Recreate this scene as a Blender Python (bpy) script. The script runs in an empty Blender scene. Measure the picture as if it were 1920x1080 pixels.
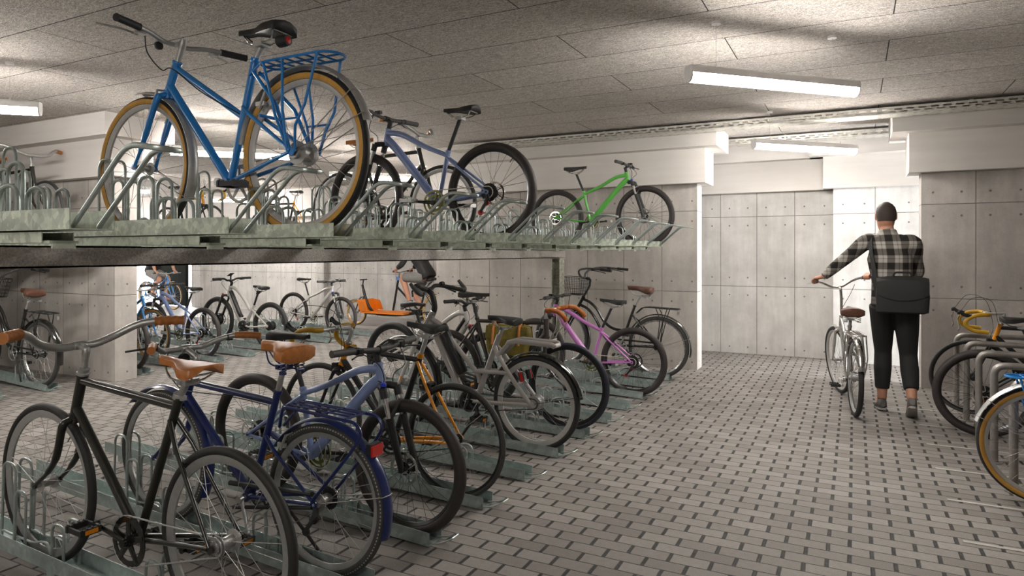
import bpy, math, random
from mathutils import Vector, Matrix
R_ = math.radians
random.seed(4)
SC = bpy.context.scene
COL = SC.collection

# ------------------------------------------------------------------ camera
CAM_H = 1.45
YAW = math.atan2(642.0, 1245.0)
cam_d = bpy.data.cameras.new('camera')
cam = bpy.data.objects.new('camera', cam_d)
COL.objects.link(cam)
cam.location = (0, 0, CAM_H)
cam.rotation_euler = (R_(90), 0, YAW)
cam_d.sensor_fit = 'HORIZONTAL'
cam_d.sensor_width = 36.0
cam_d.lens = 36.0 * 1245.0 / 1920.0
cam_d.shift_x = 0.0
cam_d.shift_y = -(540.0 - 473.0) / 1920.0
cam_d.clip_start = 0.05
cam_d.clip_end = 200
SC.camera = cam

# ------------------------------------------------------------------ world, exposure, daylight
W = bpy.data.worlds.new('world')
SC.world = W
W.use_nodes = True
W.node_tree.nodes['Background'].inputs[0].default_value = (0.86, 0.93, 1.0, 1)
W.node_tree.nodes['Background'].inputs[1].default_value = 1.6
SC.view_settings.view_transform = 'Standard'
SC.view_settings.look = 'None'
SC.view_settings.exposure = 2.55
SC.view_settings.gamma = 1.0
SC.view_settings.use_curve_mapping = False
cy = SC.cycles
cy.use_denoising = True
cy.max_bounces = 6
cy.diffuse_bounces = 4
cy.glossy_bounces = 3
cy.transmission_bounces = 3
cy.transparent_max_bounces = 6
cy.caustics_reflective = False
cy.caustics_refractive = False
cy.sample_clamp_indirect = 6.0
LAMP_POWER = 26.0

def area(name, loc, rot, sx, sy, power, col=(1, 1, 1)):
    l = bpy.data.lights.new(name, 'AREA')
    l.shape = 'RECTANGLE'; l.size = sx; l.size_y = sy; l.energy = power; l.color = col
    o = bpy.data.objects.new(name, l); COL.objects.link(o)
    o.location = loc; o.rotation_euler = rot
    return o
# daylight entering by the doorway at the right end of the corridor
area('corridor_daylight', (4.95, 9.25, 1.1), (0, R_(90), 0), 2.15, 1.35, 110, (0.93, 0.97, 1.0))
# daylight through the garage entrance on the far left
area('entrance_daylight', (-17.4, 12.9, 1.3), (R_(-90), 0, 0), 3.2, 2.4, 220, (0.94, 0.97, 1.0))

# ------------------------------------------------------------------ node helper
class NT:
    def __init__(s, mat):
        s.t = mat.node_tree; s.n = s.t.nodes
    def new(s, kind, **kw):
        n = s.n.new(kind)
        for k, v in kw.items(): setattr(n, k, v)
        return n
    def link(s, a, b): s.t.links.new(a, b)
    def put(s, sock, v):
        if hasattr(v, 'is_linked') or isinstance(v, bpy.types.NodeSocket): s.link(v, sock)
        else: sock.default_value = v
    def m(s, op, a, b=0.0, c=None, clamp=False):
        n = s.new('ShaderNodeMath', operation=op); n.use_clamp = clamp
        s.put(n.inputs[0], a); s.put(n.inputs[1], b)
        if c is not None: s.put(n.inputs[2], c)
        return n.outputs[0]
    def ramp(s, v, a, b, lo=0.0, hi=1.0):
        n = s.new('ShaderNodeMapRange'); n.clamp = True
        s.put(n.inputs[0], v); n.inputs[1].default_value = a; n.inputs[2].default_value = b
        n.inputs[3].default_value = lo; n.inputs[4].default_value = hi
        return n.outputs[0]
    def mix(s, f, a, b, mode='MIX'):
        n = s.new('ShaderNodeMix', data_type='RGBA'); n.blend_type = mode
        s.put(n.inputs[0], f)
        s.put(n.inputs[6], a if not isinstance(a, tuple) else (a + (1,))[:4])
        s.put(n.inputs[7], b if not isinstance(b, tuple) else (b + (1,))[:4])
        return n.outputs[2]
    def noise(s, vec, scale, detail=2.0, rough=0.5, out=0, dist=0.0):
        n = s.new('ShaderNodeTexNoise'); s.link(vec, n.inputs['Vector'])
        n.inputs['Scale'].default_value = scale; n.inputs['Detail'].default_value = detail
        n.inputs['Roughness'].default_value = rough; n.inputs['Distortion'].default_value = dist
        return n.outputs[out]
    def vor(s, vec, scale, feature='F1', out='Distance', rnd=1.0):
        n = s.new('ShaderNodeTexVoronoi', feature=feature); s.link(vec, n.inputs['Vector'])
        n.inputs['Scale'].default_value = scale
        if 'Randomness' in n.inputs: n.inputs['Randomness'].default_value = rnd
        return n.outputs[out]
    def xyz(s, v):
        n = s.new('ShaderNodeSeparateXYZ'); s.link(v, n.inputs[0]); return n.outputs
    def comb(s, x, y, z=0.0):
        n = s.new('ShaderNodeCombineXYZ')
        s.put(n.inputs[0], x); s.put(n.inputs[1], y); s.put(n.inputs[2], z); return n.outputs[0]
    def mapping(s, v, sc=(1, 1, 1), rot=(0, 0, 0)):
        n = s.new('ShaderNodeMapping'); s.link(v, n.inputs[0])
        n.inputs['Scale'].default_value = sc; n.inputs['Rotation'].default_value = rot
        return n.outputs[0]
    def bump(s, h, strength, dist=0.01):
        n = s.new('ShaderNodeBump'); s.link(h, n.inputs['Height'])
        n.inputs['Strength'].default_value = strength; n.inputs['Distance'].default_value = dist
        s.link(n.outputs[0], s.bsdf.inputs['Normal'])

def new_mat(name, col=(.5, .5, .5), rough=.5, metal=0.0, coat=0.0, spec=.5):
    m = bpy.data.materials.new(name); m.use_nodes = True
    b = m.node_tree.nodes['Principled BSDF']
    b.inputs['Base Color'].default_value = (*col, 1)
    b.inputs['Roughness'].default_value = rough
    b.inputs['Metallic'].default_value = metal
    b.inputs['Coat Weight'].default_value = coat
    b.inputs['Coat Roughness'].default_value = .12
    b.inputs['Specular IOR Level'].default_value = spec
    return m
def nt(m):
    t = NT(m); t.bsdf = m.node_tree.nodes['Principled BSDF']; return t
def grained(name, col, rough=.5, metal=0.0, coat=0.0, scale=60, amt=.12, bump=.0, spec=.5):
    """a plain finish with a little procedural grain"""
    m = new_mat(name, col, rough, metal, coat, spec); t = nt(m)
    v = t.new('ShaderNodeTexCoord').outputs['Object']
    n = t.noise(v, scale, 3)
    f = t.ramp(n, .3, .7, 1 - amt, 1 + amt)
    c = t.mix(1.0, col, t.comb(f, f, f), 'MULTIPLY')
    t.link(c, t.bsdf.inputs['Base Color'])
    r = t.ramp(n, .3, .7, max(0, rough - .06), min(1, rough + .06)); t.link(r, t.bsdf.inputs['Roughness'])
    if bump: t.bump(n, bump, .002)
    return m

def bricks(t, x, y, bw, rh, px, py, odd=.5):
    """running bond: returns (distance to head joint, distance to bed joint, per brick random)"""
    v = t.m('DIVIDE', t.m('SUBTRACT', y, py), rh)
    row = t.m('FLOOR', v)
    off = t.m('MULTIPLY', t.m('ABSOLUTE', t.m('MODULO', row, 2.0)), odd)
    u = t.m('ADD', t.m('DIVIDE', t.m('SUBTRACT', x, px), bw), off)
    fu = t.m('FRACT', u); fv = t.m('FRACT', v)
    hd = t.m('MULTIPLY', t.m('MINIMUM', fu, t.m('SUBTRACT', 1.0, fu)), bw)
    bd = t.m('MULTIPLY', t.m('MINIMUM', fv, t.m('SUBTRACT', 1.0, fv)), rh)
    w = t.new('ShaderNodeTexWhiteNoise', noise_dimensions='2D')
    t.link(t.comb(t.m('FLOOR', u), row), w.inputs['Vector'])
    return hd, bd, w.outputs[0]

def mat_pavers():
    m = new_mat('concrete_pavers', rough=.8); t = nt(m)
    P = t.new('ShaderNodeNewGeometry').outputs['Position']
    wob = t.noise(P, 9, 2); x, y, _ = t.xyz(P)
    x = t.m('ADD', x, t.m('MULTIPLY', t.m('SUBTRACT', wob, .5), .006))
    y = t.m('ADD', y, t.m('MULTIPLY', t.m('SUBTRACT', wob, .5), .006))
    hd, bd, rnd = bricks(t, x, y, .19, .0936, -.02, 3.708 - .0468)
    h1 = t.ramp(hd, .006, .0105); h2 = t.ramp(bd, .0012, .0045)
    face = t.m('MULTIPLY', h1, h2)
    tone = t.ramp(rnd, 0, 1, .82, 1.1)
    big = t.noise(P, .7, 3, .6); fine = t.noise(P, 260, 2, .7); mid = t.noise(P, 28, 3, .6)
    k = t.m('MULTIPLY', tone, t.m('MULTIPLY', t.ramp(big, .3, .7, .88, 1.08), t.m('MULTIPLY', t.ramp(fine, .3, .7, .72, 1.26), t.ramp(mid, .3, .7, .86, 1.12))))
    base = t.mix(rnd, (.235, .211, .191), (.258, .237, .219))
    c = t.mix(1.0, base, t.comb(k, k, k), 'MULTIPLY')
    pits = t.ramp(t.vor(P, 170), .10, .22)
    c = t.mix(t.m('MULTIPLY', t.m('SUBTRACT', 1.0, pits), t.ramp(mid, .5, .62)), c, (.07, .065, .06))
    c = t.mix(t.m('SUBTRACT', 1.0, h2), c, (.075, .068, .062))
    c = t.mix(t.m('SUBTRACT', 1.0, h1), c, (.022, .021, .02))
    t.link(c, t.bsdf.inputs['Base Color'])
    h = t.m('ADD', face, t.m('MULTIPLY', t.m('ADD', fine, t.m('MULTIPLY', mid, .6)), .10))
    t.bump(h, .9, .006)
    t.link(t.ramp(mid, .3, .7, .62, .86), t.bsdf.inputs['Roughness'])
    return m

def mat_concrete(name, px, c1=(.44, .405, .37), c2=(.50, .47, .435)):
    """fair-faced concrete in half metre shutter panels with tie holes"""
    m = new_mat(name, rough=.75); t = nt(m)
    g = t.new('ShaderNodeNewGeometry'); P = g.outputs['Position']
    x, y, z = t.xyz(P); nx = t.m('ABSOLUTE', t.xyz(g.outputs['Normal'])[0])
    side = t.m('GREATER_THAN', nx, .5)
    u = t.m('ADD', t.m('MULTIPLY', x, t.m('SUBTRACT', 1.0, side)), t.m('MULTIPLY', t.m('ADD', y, 3.21), side))
    wob = t.m('MULTIPLY', t.m('SUBTRACT', t.noise(P, 30, 3, .7), .5), .005)
    fu = t.m('FRACT', t.m('DIVIDE', t.m('SUBTRACT', t.m('ADD', u, wob), px), .4975))
    vz = t.m('DIVIDE', t.m('SUBTRACT', t.m('ADD', z, wob), -.035), .9965); fz = t.m('FRACT', vz)
    du = t.m('MULTIPLY', t.m('MINIMUM', fu, t.m('SUBTRACT', 1.0, fu)), .4975)
    dz = t.m('MULTIPLY', t.m('MINIMUM', fz, t.m('SUBTRACT', 1.0, fz)), .9965)
    line = t.m('MULTIPLY', t.ramp(du, .0025, .0055), t.ramp(dz, .0025, .0055))
    hole = t.m('SQRT', t.m('ADD', t.m('POWER', t.m('SUBTRACT', du, .123), 2.0), t.m('POWER', t.m('SUBTRACT', dz, .125), 2.0)))
    holem = t.ramp(hole, .009, .013)
    w = t.new('ShaderNodeTexWhiteNoise', noise_dimensions='2D')
    t.link(t.comb(t.m('FLOOR', t.m('DIVIDE', t.m('SUBTRACT', u, px), .4975)), t.m('FLOOR', vz)), w.inputs['Vector'])
    st = t.noise(t.mapping(P, (7, 7, .9)), 1.0, 5, .65); cl = t.noise(P, 2.2, 4, .65); fine = t.noise(P, 120, 2, .7)
    k = t.m('MULTIPLY', t.ramp(w.outputs[0], 0, 1, .93, 1.06), t.m('MULTIPLY', t.ramp(st, .3, .7, .86, 1.1), t.m('MULTIPLY', t.ramp(cl, .3, .7, .84, 1.12), t.ramp(fine, .3, .7, .93, 1.07))))
    c = t.mix(1.0, t.mix(cl, c1, c2), t.comb(k, k, k), 'MULTIPLY')
    c = t.mix(t.m('MULTIPLY', t.m('SUBTRACT', 1.0, line), .85), c, (.15, .135, .12))
    c = t.mix(t.m('MULTIPLY', t.m('SUBTRACT', 1.0, holem), .8), c, (.12, .11, .1))
    pits = t.ramp(t.vor(P, 55), .05, .11); sel = t.ramp(cl, .5, .6)
    c = t.mix(t.m('MULTIPLY', t.m('MULTIPLY', t.m('SUBTRACT', 1.0, pits), sel), .35), c, (.2, .18, .165))
    t.link(c, t.bsdf.inputs['Base Color'])
    t.bump(t.m('ADD', t.m('MULTIPLY', line, holem), t.m('MULTIPLY', t.m('ADD', cl, fine), .12)), .6, .006)
    return m

def mat_ceiling():
    m = new_mat('wood_wool_panels', rough=.95, spec=.1); t = nt(m)
    P = t.new('ShaderNodeNewGeometry').outputs['Position']; x, y, _ = t.xyz(P)
    hd, bd, rnd = bricks(t, x, y, 2.06, .582, -1.84 + 1.03, 4.245 - .582)
    j = t.m('MULTIPLY', t.ramp(hd, .0022, .005), t.ramp(bd, .0026, .0054))
    f = None
    for ang in (0.0, 1.05, 2.1, .5, 1.6):
        v = t.mapping(P, (15, 62, 1), (0, 0, ang))
        n = t.noise(v, 1.0, 2, .5, 0, 1.4)
        r = t.ramp(t.m('ABSOLUTE', t.m('SUBTRACT', n, .5)), .004, .022, 1.0, 0.0)
        f = r if f is None else t.m('MAXIMUM', f, r)
    fine = t.noise(P, 150, 3, .7)
    k = t.m('MULTIPLY', t.ramp(f, 0, 1, .42, 1.18), t.m('MULTIPLY', t.ramp(rnd, 0, 1, .92, 1.06), t.ramp(fine, .3, .7, .62, 1.3)))
    c = t.mix(1.0, (.74, .685, .63), t.comb(k, k, k), 'MULTIPLY')
    c = t.mix(t.m('SUBTRACT', 1.0, j), c, (.03, .027, .024))
    t.link(c, t.bsdf.inputs['Base Color'])
    t.bump(t.m('ADD', j, t.m('MULTIPLY', f, .35)), .6, .006)
    return m

def mat_paint():
    m = new_mat('white_painted_concrete', rough=.6); t = nt(m)
    P = t.new('ShaderNodeNewGeometry').outputs['Position']
    st = t.noise(t.mapping(P, (1.2, 1.2, 14)), 1.0, 4, .6); cl = t.noise(P, 1.6, 3)
    k = t.m('MULTIPLY', t.ramp(st, .3, .7, .95, 1.03), t.ramp(cl, .3, .7, .95, 1.03))
    t.link(t.mix(1.0, (.66, .625, .59), t.comb(k, k, k), 'MULTIPLY'), t.bsdf.inputs['Base Color'])
    t.bump(st, .12, .003)
    return m

def mat_galv(name, col, scale=38, lo=.72, hi=1.2, rough=.42, metal=.55):
    m = new_mat(name, rough=rough, metal=metal); t = nt(m)
    v = t.new('ShaderNodeTexCoord').outputs['Object']
    vd = t.mapping(v, (1, 1, 1))
    wob = t.new('ShaderNodeVectorMath', operation='ADD')
    t.link(vd, wob.inputs[0]); t.link(t.noise(v, 30, 2, .5, 1), wob.inputs[1])
    cell = t.xyz(t.vor(vd, scale, out='Color'))[0]; cell2 = t.xyz(t.vor(vd, scale * .45, out='Color'))[1]
    n = t.noise(v, 6, 4, .6)
    k = t.m('MULTIPLY', t.ramp(cell, 0, 1, lo, hi), t.m('MULTIPLY', t.ramp(cell2, 0, 1, .9, 1.08), t.ramp(n, .3, .7, .86, 1.1)))
    t.link(t.mix(1.0, col, t.comb(k, k, k), 'MULTIPLY'), t.bsdf.inputs['Base Color'])
    t.link(t.ramp(cell, 0, 1, rough - .08, rough + .14), t.bsdf.inputs['Roughness'])
    return m

def emis(name, col, s):
    m = new_mat(name, col); b = m.node_tree.nodes['Principled BSDF']
    b.inputs['Emission Color'].default_value = (*col, 1); b.inputs['Emission Strength'].default_value = s
    return m

def paint(name, col, flake=.1):
    m = new_mat(name, col, .32, .0, .5); t = nt(m)
    v = t.new('ShaderNodeTexCoord').outputs['Object']
    n = t.noise(v, 500, 1); k = t.ramp(n, .3, .7, 1 - flake, 1 + flake)
    t.link(t.mix(1.0, col, t.comb(k, k, k), 'MULTIPLY'), t.bsdf.inputs['Base Color'])
    return m

M = {}
M['pavers'] = mat_pavers()
M['conc_end'] = mat_concrete('shuttered_concrete_end_wall', -2.157)
M['conc_right'] = mat_concrete('shuttered_concrete_right_wall', 1.118, (.44, .405, .375), (.50, .47, .44))
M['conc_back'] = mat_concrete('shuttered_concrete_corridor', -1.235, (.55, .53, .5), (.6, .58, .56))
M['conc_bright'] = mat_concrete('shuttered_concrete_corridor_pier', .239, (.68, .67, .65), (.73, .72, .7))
M['conc_left'] = mat_concrete('shuttered_concrete_pier', -7.371)
M['conc_far'] = mat_concrete('shuttered_concrete_far_wall', -14.484, (.55, .53, .5), (.6, .58, .56))
M['ceiling'] = mat_ceiling()
M['white'] = mat_paint()
M['lane'] = grained('smooth_concrete_lane', (.34, .325, .31), .55, scale=3, amt=.15)
M['line'] = grained('pale_floor_strip', (.42, .40, .37), .6, scale=20, amt=.15)
M['gate'] = grained('dark_green_gate_sheet', (.012, .014, .011), .8, scale=2, amt=.2, spec=.1)
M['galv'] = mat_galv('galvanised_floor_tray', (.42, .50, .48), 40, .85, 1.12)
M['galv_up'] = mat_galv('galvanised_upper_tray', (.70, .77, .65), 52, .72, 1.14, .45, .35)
M['galv_beam'] = mat_galv('galvanised_beam', (.50, .47, .44), 150, .70, 1.2, .40, .5)
M['galv_post'] = mat_galv('galvanised_post', (.50, .50, .41), 60, .6, 1.2, .4, .4)
M['galv_tube'] = grained('galvanised_tube', (.44, .50, .48), .36, .65, scale=40, amt=.15)
M['zinc'] = grained('zinc_cable_tray', (.62, .60, .55), .42, .5, scale=30, amt=.12)
M['slot'] = new_mat('dark_slot', (.05, .045, .04), .8)
M['steel_stand'] = grained('dull_stainless_tube', (.33, .31, .29), .45, .75, scale=18, amt=.15)
M['lamp_body'] = grained('white_lamp_housing', (.88, .87, .85), .4, scale=10, amt=.03)
M['lamp_glow'] = emis('lit_diffuser', (1.0, .955, .90), LAMP_POWER)
M['lamp_up_fill'] = emis('ceiling_fill_glow', (1.0, .955, .90), LAMP_POWER * .03)  # glow of the added strip that lightens the ceiling above each lamp
M['wire'] = new_mat('steel_wire', (.62, .6, .58), .4, .6)
# bicycle finishes
M['rubber'] = grained('black_rubber', (.022, .021, .020), .62, scale=90, amt=.25)
M['rubber_brown'] = grained('brown_black_rubber', (.034, .027, .026), .6, scale=90, amt=.25)
M['rubber_grey'] = grained('grey_rubber', (.055, .053, .05), .65, scale=90, amt=.2)
M['rubber_navy'] = grained('navy_rubber', (.018, .020, .032), .5, scale=90, amt=.2)
M['rim_matte'] = grained('matte_alloy_rim', (.52, .51, .49), .5, .25, scale=60, amt=.05)
M['tan'] = grained('tan_sidewall', (.62, .335, .065), .6, scale=60, amt=.08)
M['reflex'] = new_mat('reflective_white_dash', (.36, .35, .33), .5)
M['rim'] = grained('brushed_alloy_rim', (.55, .55, .54), .3, .85, scale=60, amt=.06)
M['rim_grey'] = grained('grey_alloy_rim', (.44, .44, .43), .34, .6, scale=60, amt=.06)
M['rim_black'] = new_mat('black_rim', (.015, .015, .015), .3)
M['spoke'] = new_mat('steel_spoke', (.42, .41, .40), .45, .7)
M['spoke_black'] = new_mat('black_spoke', (.03, .03, .03), .35, .3)
M['chrome'] = new_mat('polished_alloy', (.74, .73, .71), .16, 1.0)
M['alloy'] = grained('satin_alloy', (.50, .50, .49), .42, .7, scale=40, amt=.08)
M['black'] = new_mat('satin_black', (.015, .015, .015), .4)
M['gloss_black'] = new_mat('gloss_black_enamel', (.012, .0115, .010), .16, 0, .6)
M['plastic'] = grained('black_plastic', (.02, .02, .02), .55, scale=200, amt=.2)
M['grey_plastic'] = grained('dark_grey_plastic', (.07, .068, .066), .6, scale=200, amt=.2)
M['leather'] = grained('tan_leather', (.52, .19, .048), .42, scale=50, amt=.16, bump=.2)
M['leather_dark'] = grained('brown_leather', (.115, .05, .032), .38, scale=50, amt=.2, bump=.2)
M['bar_tape'] = grained('brown_bar_tape', (.40, .13, .03), .6, scale=120, amt=.2, bump=.4)
M['yellow_tape'] = grained('mustard_bar_tape', (.52, .29, .012), .5, scale=120, amt=.1, bump=.2)
M['blue'] = paint('blue_enamel', (.014, .215, .60))
M['navy'] = paint('navy_enamel', (.008, .020, .115))
M['lavender'] = paint('lavender_enamel', (.24, .315, .56), .03)
M['green'] = paint('green_enamel', (.115, .47, .075), .03)
M['pink'] = paint('pink_enamel', (.56, .20, .54), .03)
M['pearl'] = paint('pearl_grey_enamel', (.53, .51, .48), .03)
M['white_frame'] = paint('white_enamel', (.66, .64, .61), .03)
M['warm_grey'] = paint('warm_grey_enamel', (.40, .375, .355), .03)
M['orange'] = paint('orange_enamel', (.80, .31, .004), .03)
M['black_frame'] = paint('black_olive_enamel', (.014, .0135, .009))
M['brown_frame'] = paint('brown_black_enamel', (.040, .032, .028))
M['silver_frame'] = grained('chrome_enamel', (.62, .60, .58), .2, .9, scale=30, amt=.08)
M['red'] = new_mat('red_plastic', (.55, .02, .015), .35)
M['red_lens'] = new_mat('red_reflector', (.62, .01, .008), .25, 0, .4)
M['amber'] = new_mat('amber_reflector', (.75, .25, .01), .35)
M['blue_knob'] = new_mat('blue_knob', (.02, .05, .6), .35)
M['olive_ring'] = new_mat('olive_gold_anodised', (.16, .16, .045), .35, .6)
M['white_ring'] = new_mat('white_chainring', (.62, .58, .5), .4)
M['olive_bag'] = grained('olive_waxed_canvas', (.20, .155, .022), .7, scale=14, amt=.35, bump=.3)
M['screen'] = new_mat('dark_display', (.03, .025, .02), .15)
# ------------------------------------------------------------------ mesh helper
def vec(p): return Vector(p)
def smooth_pts(pts, n=6):
    """Catmull-Rom through pts"""
    P = [vec(p) for p in pts]
    if len(P) < 3: return P
    out = []
    for i in range(len(P) - 1):
        a = P[i - 1] if i else P[0] * 2 - P[1]
        b, c = P[i], P[i + 1]
        d = P[i + 2] if i + 2 < len(P) else P[-1] * 2 - P[-2]
        for k in range(n):
            t = k / n
            out.append(.5 * ((2 * b) + (c - a) * t + (2 * a - 5 * b + 4 * c - d) * t * t + (3 * b - a - 3 * c + d) * t ** 3))
    out.append(P[-1]); return out
def round_pts(pts, r, n=4):
    """polyline with its corners rounded by radius r"""
    P = [vec(p) for p in pts]; out = [P[0]]
    for i in range(1, len(P) - 1):
        a, b, c = P[i - 1], P[i], P[i + 1]
        u, v = (a - b), (c - b); q = min(r, u.length * .49, v.length * .49)
        p0, p1 = b + u.normalized() * q, b + v.normalized() * q
        for k in range(n + 1):
            t = k / n; out.append(p0 * (1 - t) ** 2 + b * 2 * t * (1 - t) + p1 * t * t)
    out.append(P[-1]); return out

class MB:
    def __init__(s): s.v = []; s.f = []; s.k = []
    def add(s, vs, fs, mi=0):
        o = len(s.v); s.v += [tuple(v) for v in vs]
        s.f += [tuple(i + o for i in f) for f in fs]; s.k += [mi] * len(fs); return s
    def box(s, c, d, mi=0, rz=0.0):
        x, y, z = d[0] / 2, d[1] / 2, d[2] / 2
        vs = [(-x, -y, -z), (x, -y, -z), (x, y, -z), (-x, y, -z), (-x, -y, z), (x, -y, z), (x, y, z), (-x, y, z)]
        ca, sa = math.cos(rz), math.sin(rz)
        vs = [(c[0] + a * ca - b * sa, c[1] + a * sa + b * ca, c[2] + e) for a, b, e in vs]
        return s.add(vs, [(3, 2, 1, 0), (4, 5, 6, 7), (0, 1, 5, 4), (1, 2, 6, 5), (2, 3, 7, 6), (3, 0, 4, 7)], mi)
    def span(s, a, b, mi=0):
        return s.box([(a[i] + b[i]) / 2 for i in range(3)], [abs(b[i] - a[i]) for i in range(3)], mi)
    def tube(s, pts, r, n=10, mi=0, closed=False, flat=None, caps=True):
        """r: number or list; flat: (ry/rx) squash across the frame's second axis, number or list"""
        P = [vec(p) for p in pts]; N = len(P)
        rs = r if isinstance(r, (list, tuple)) else [r] * N
        if len(rs) != N: rs = [rs[0] + (rs[-1] - rs[0]) * i / (N - 1) for i in range(N)]
        fl = flat if isinstance(flat, (list, tuple)) else [1.0 if flat is None else flat] * N
        T = []
        for i in range(N):
            a = P[(i - 1) % N] if (i or closed) else P[i]; b = P[(i + 1) % N] if (i < N - 1 or closed) else P[i]
            d = b - a; T.append(d.normalized() if d.length > 1e-9 else Vector((0, 0, 1)))
        up = Vector((0, 1, 0)) if abs(T[0].y) < .9 else Vector((0, 0, 1))
        u = (up - T[0] * up.dot(T[0])).normalized(); vs = []
        for i in range(N):
            u = (u - T[i] * u.dot(T[i])); u = u.normalized() if u.length > 1e-6 else T[i].orthogonal().normalized()
            w = T[i].cross(u)
            for k in range(n):
                a = 2 * math.pi * k / n
                vs.append(P[i] + u * (math.cos(a) * rs[i] * fl[i]) + w * (math.sin(a) * rs[i]))
        fs = []
        for i in range(N if closed else N - 1):
            j = (i + 1) % N
            for k in range(n):
                l = (k + 1) % n; fs.append((i * n + k, i * n + l, j * n + l, j * n + k))
        if caps and not closed:
            fs.append(tuple(range(n - 1, -1, -1))); fs.append(tuple((N - 1) * n + k for k in range(n)))
        return s.add(vs, fs, mi)
    def lathe(s, prof, c=(0, 0, 0), axis='y', n=48, mi=0, closed=False, mis=None, caps=False):
        """prof: [(radius, along)], revolved about axis through c"""
        vs, fs, m = [], [], []
        for i in range(n):
            a = 2 * math.pi * i / n; ca, sa = math.cos(a), math.sin(a)
            for (r, h) in prof:
                if axis == 'y': vs.append((c[0] + r * ca, c[1] + h, c[2] + r * sa))
                elif axis == 'z': vs.append((c[0] + r * ca, c[1] - r * sa, c[2] + h))
                else: vs.append((c[0] + h, c[1] + r * ca, c[2] + r * sa))
        q = len(prof); L = q if closed else q - 1
        o = len(s.v); s.v += vs
        for i in range(n):
            j = (i + 1) % n
            for k in range(L):
                l = (k + 1) % q
                s.f.append((o + i * q + k, o + i * q + l, o + j * q + l, o + j * q + k))
                x = mi if mis is None else mis[k]
                s.k.append(x(i) if callable(x) else x)
        if caps:
            s.f.append(tuple(o + i * q for i in range(n - 1, -1, -1))); s.k.append(mi)
            s.f.append(tuple(o + i * q + q - 1 for i in range(n))); s.k.append(mi)
        return s
    def disc(s, c, r, t, axis='y', n=32, mi=0):
        return s.lathe([(r, -t / 2), (r, t / 2)], c, axis, n, mi, caps=True)
    def loft(s, rings, mi=0, caps=True, closed=False):
        n = len(rings[0]); vs = [p for r in rings for p in r]; fs = []
        for i in range(len(rings) - 1):
            for k in range(n):
                l = (k + 1) % n; fs.append((i * n + k, i * n + l, (i + 1) * n + l, (i + 1) * n + k))
        if caps:
            fs.append(tuple(range(n - 1, -1, -1))); fs.append(tuple((len(rings) - 1) * n + k for k in range(n)))
        return s.add(vs, fs, mi)
    def prism(s, poly, y0, y1, mi=0):
        """polygon in x-z extruded along y"""
        n = len(poly); vs = [(p[0], y0, p[1]) for p in poly] + [(p[0], y1, p[1]) for p in poly]
        fs = [tuple(range(n)), tuple(range(2 * n - 1, n - 1, -1))] + [(i, i + n, (i + 1) % n + n, (i + 1) % n) for i in range(n)]
        return s.add(vs, fs, mi)
    def build(s, name, mats, parent=None, smooth=True, ang=38):
        me = bpy.data.meshes.new(name); me.from_pydata(s.v, [], s.f)
        mats = mats if isinstance(mats, (list, tuple)) else [mats]
        for m in mats: me.materials.append(M[m] if isinstance(m, str) else m)
        me.polygons.foreach_set('material_index', s.k)
        me.update()
        import bmesh
        b = bmesh.new(); b.from_mesh(me); bmesh.ops.recalc_face_normals(b, faces=b.faces); b.to_mesh(me); b.free()
        if smooth:
            me.shade_smooth(); me.set_sharp_from_angle(angle=R_(ang))
        o = bpy.data.objects.new(name, me); COL.objects.link(o)
        if parent is not None: o.parent = parent
        return o

def tag(o, label, cat, group=None, kind=None):
    o['label'] = label; o['category'] = cat
    if group: o['group'] = group
    if kind: o['kind'] = kind
    return o
def thing(name, label, cat, loc=(0, 0, 0), rot=(0, 0, 0), group=None):
    o = bpy.data.objects.new(name, None); COL.objects.link(o)
    o.empty_display_size = .1
    o.location = loc; o.rotation_euler = rot
    return tag(o, label, cat, group)
def struct(name, mb, mat, smooth=False):
    o = mb.build(name, mat, None, smooth); o['kind'] = 'structure'; return o
def dup(root, loc=None, rot=None, label=None, group=None, scale=None):
    c = root.copy(); COL.objects.link(c)
    def kids(a, b):
        for ch in list(a.children):
            d = ch.copy(); COL.objects.link(d); d.parent = b; kids(ch, d)
    kids(root, c)
    if loc is not None: c.location = loc
    if rot is not None: c.rotation_euler = rot
    if label: c['label'] = label
    if group: c['group'] = group
    if scale: c.scale = (scale,) * 3
    return c
def recolour(root, part, mat):
    for ch in root.children_recursive:
        if ch.name.split('.')[0] == part:
            ch.material_slots[0].link = 'OBJECT'; ch.material_slots[0].material = M[mat]

# ------------------------------------------------------------------ the room
ZC = 2.955
X0, X1, Y0, Y1 = -22.0, 5.2, -3.4, 11.87
struct('floor', MB().box(((X0 + X1) / 2, 5.2, -.05), (X1 - X0 + .6, 18.5, .1)), 'pavers')
struct('ceiling', MB().box(((X0 + X1) / 2, 5.2, ZC + .1), (X1 - X0 + .6, 18.5, .2)), 'ceiling')
struct('trim_1', MB().box((-14.0, 10.86, .004), (16.2, 1.9, .008)), 'lane').name = 'lane'
W_T = .28
def slab(name, xa, xb, yf, mat, t=W_T, top=True):
    """one wall pier standing along x, carrying two stepped painted beams at its head"""
    struct(name, MB().span((xa, yf, 0), (xb, yf + t, ZC)), mat)
def header(name, xa, xb, yf, t=W_T, oa=True, ob=True, lo=.12, up=.28):
    def ext(d): return (xa - (d if oa else 0), xb + (d if ob else 0))
    a, b = ext(lo); m = MB().span((a, yf - lo, 2.295), (b, yf + t + lo, 2.712))
    a, b = ext(up); m.span((a, yf - up, 2.712), (b, yf + t + up, ZC))
    struct(name, m, 'white')
P2Y = 8.304
slab('wall_end', -5.55, -1.72, P2Y, 'conc_end'); header('trim_2', -5.55, -1.72, P2Y)
slab('wall_right_pier', .634, 5.2, P2Y, 'conc_right'); header('trim_3', .634, 5.2, P2Y, ob=False)
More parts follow.
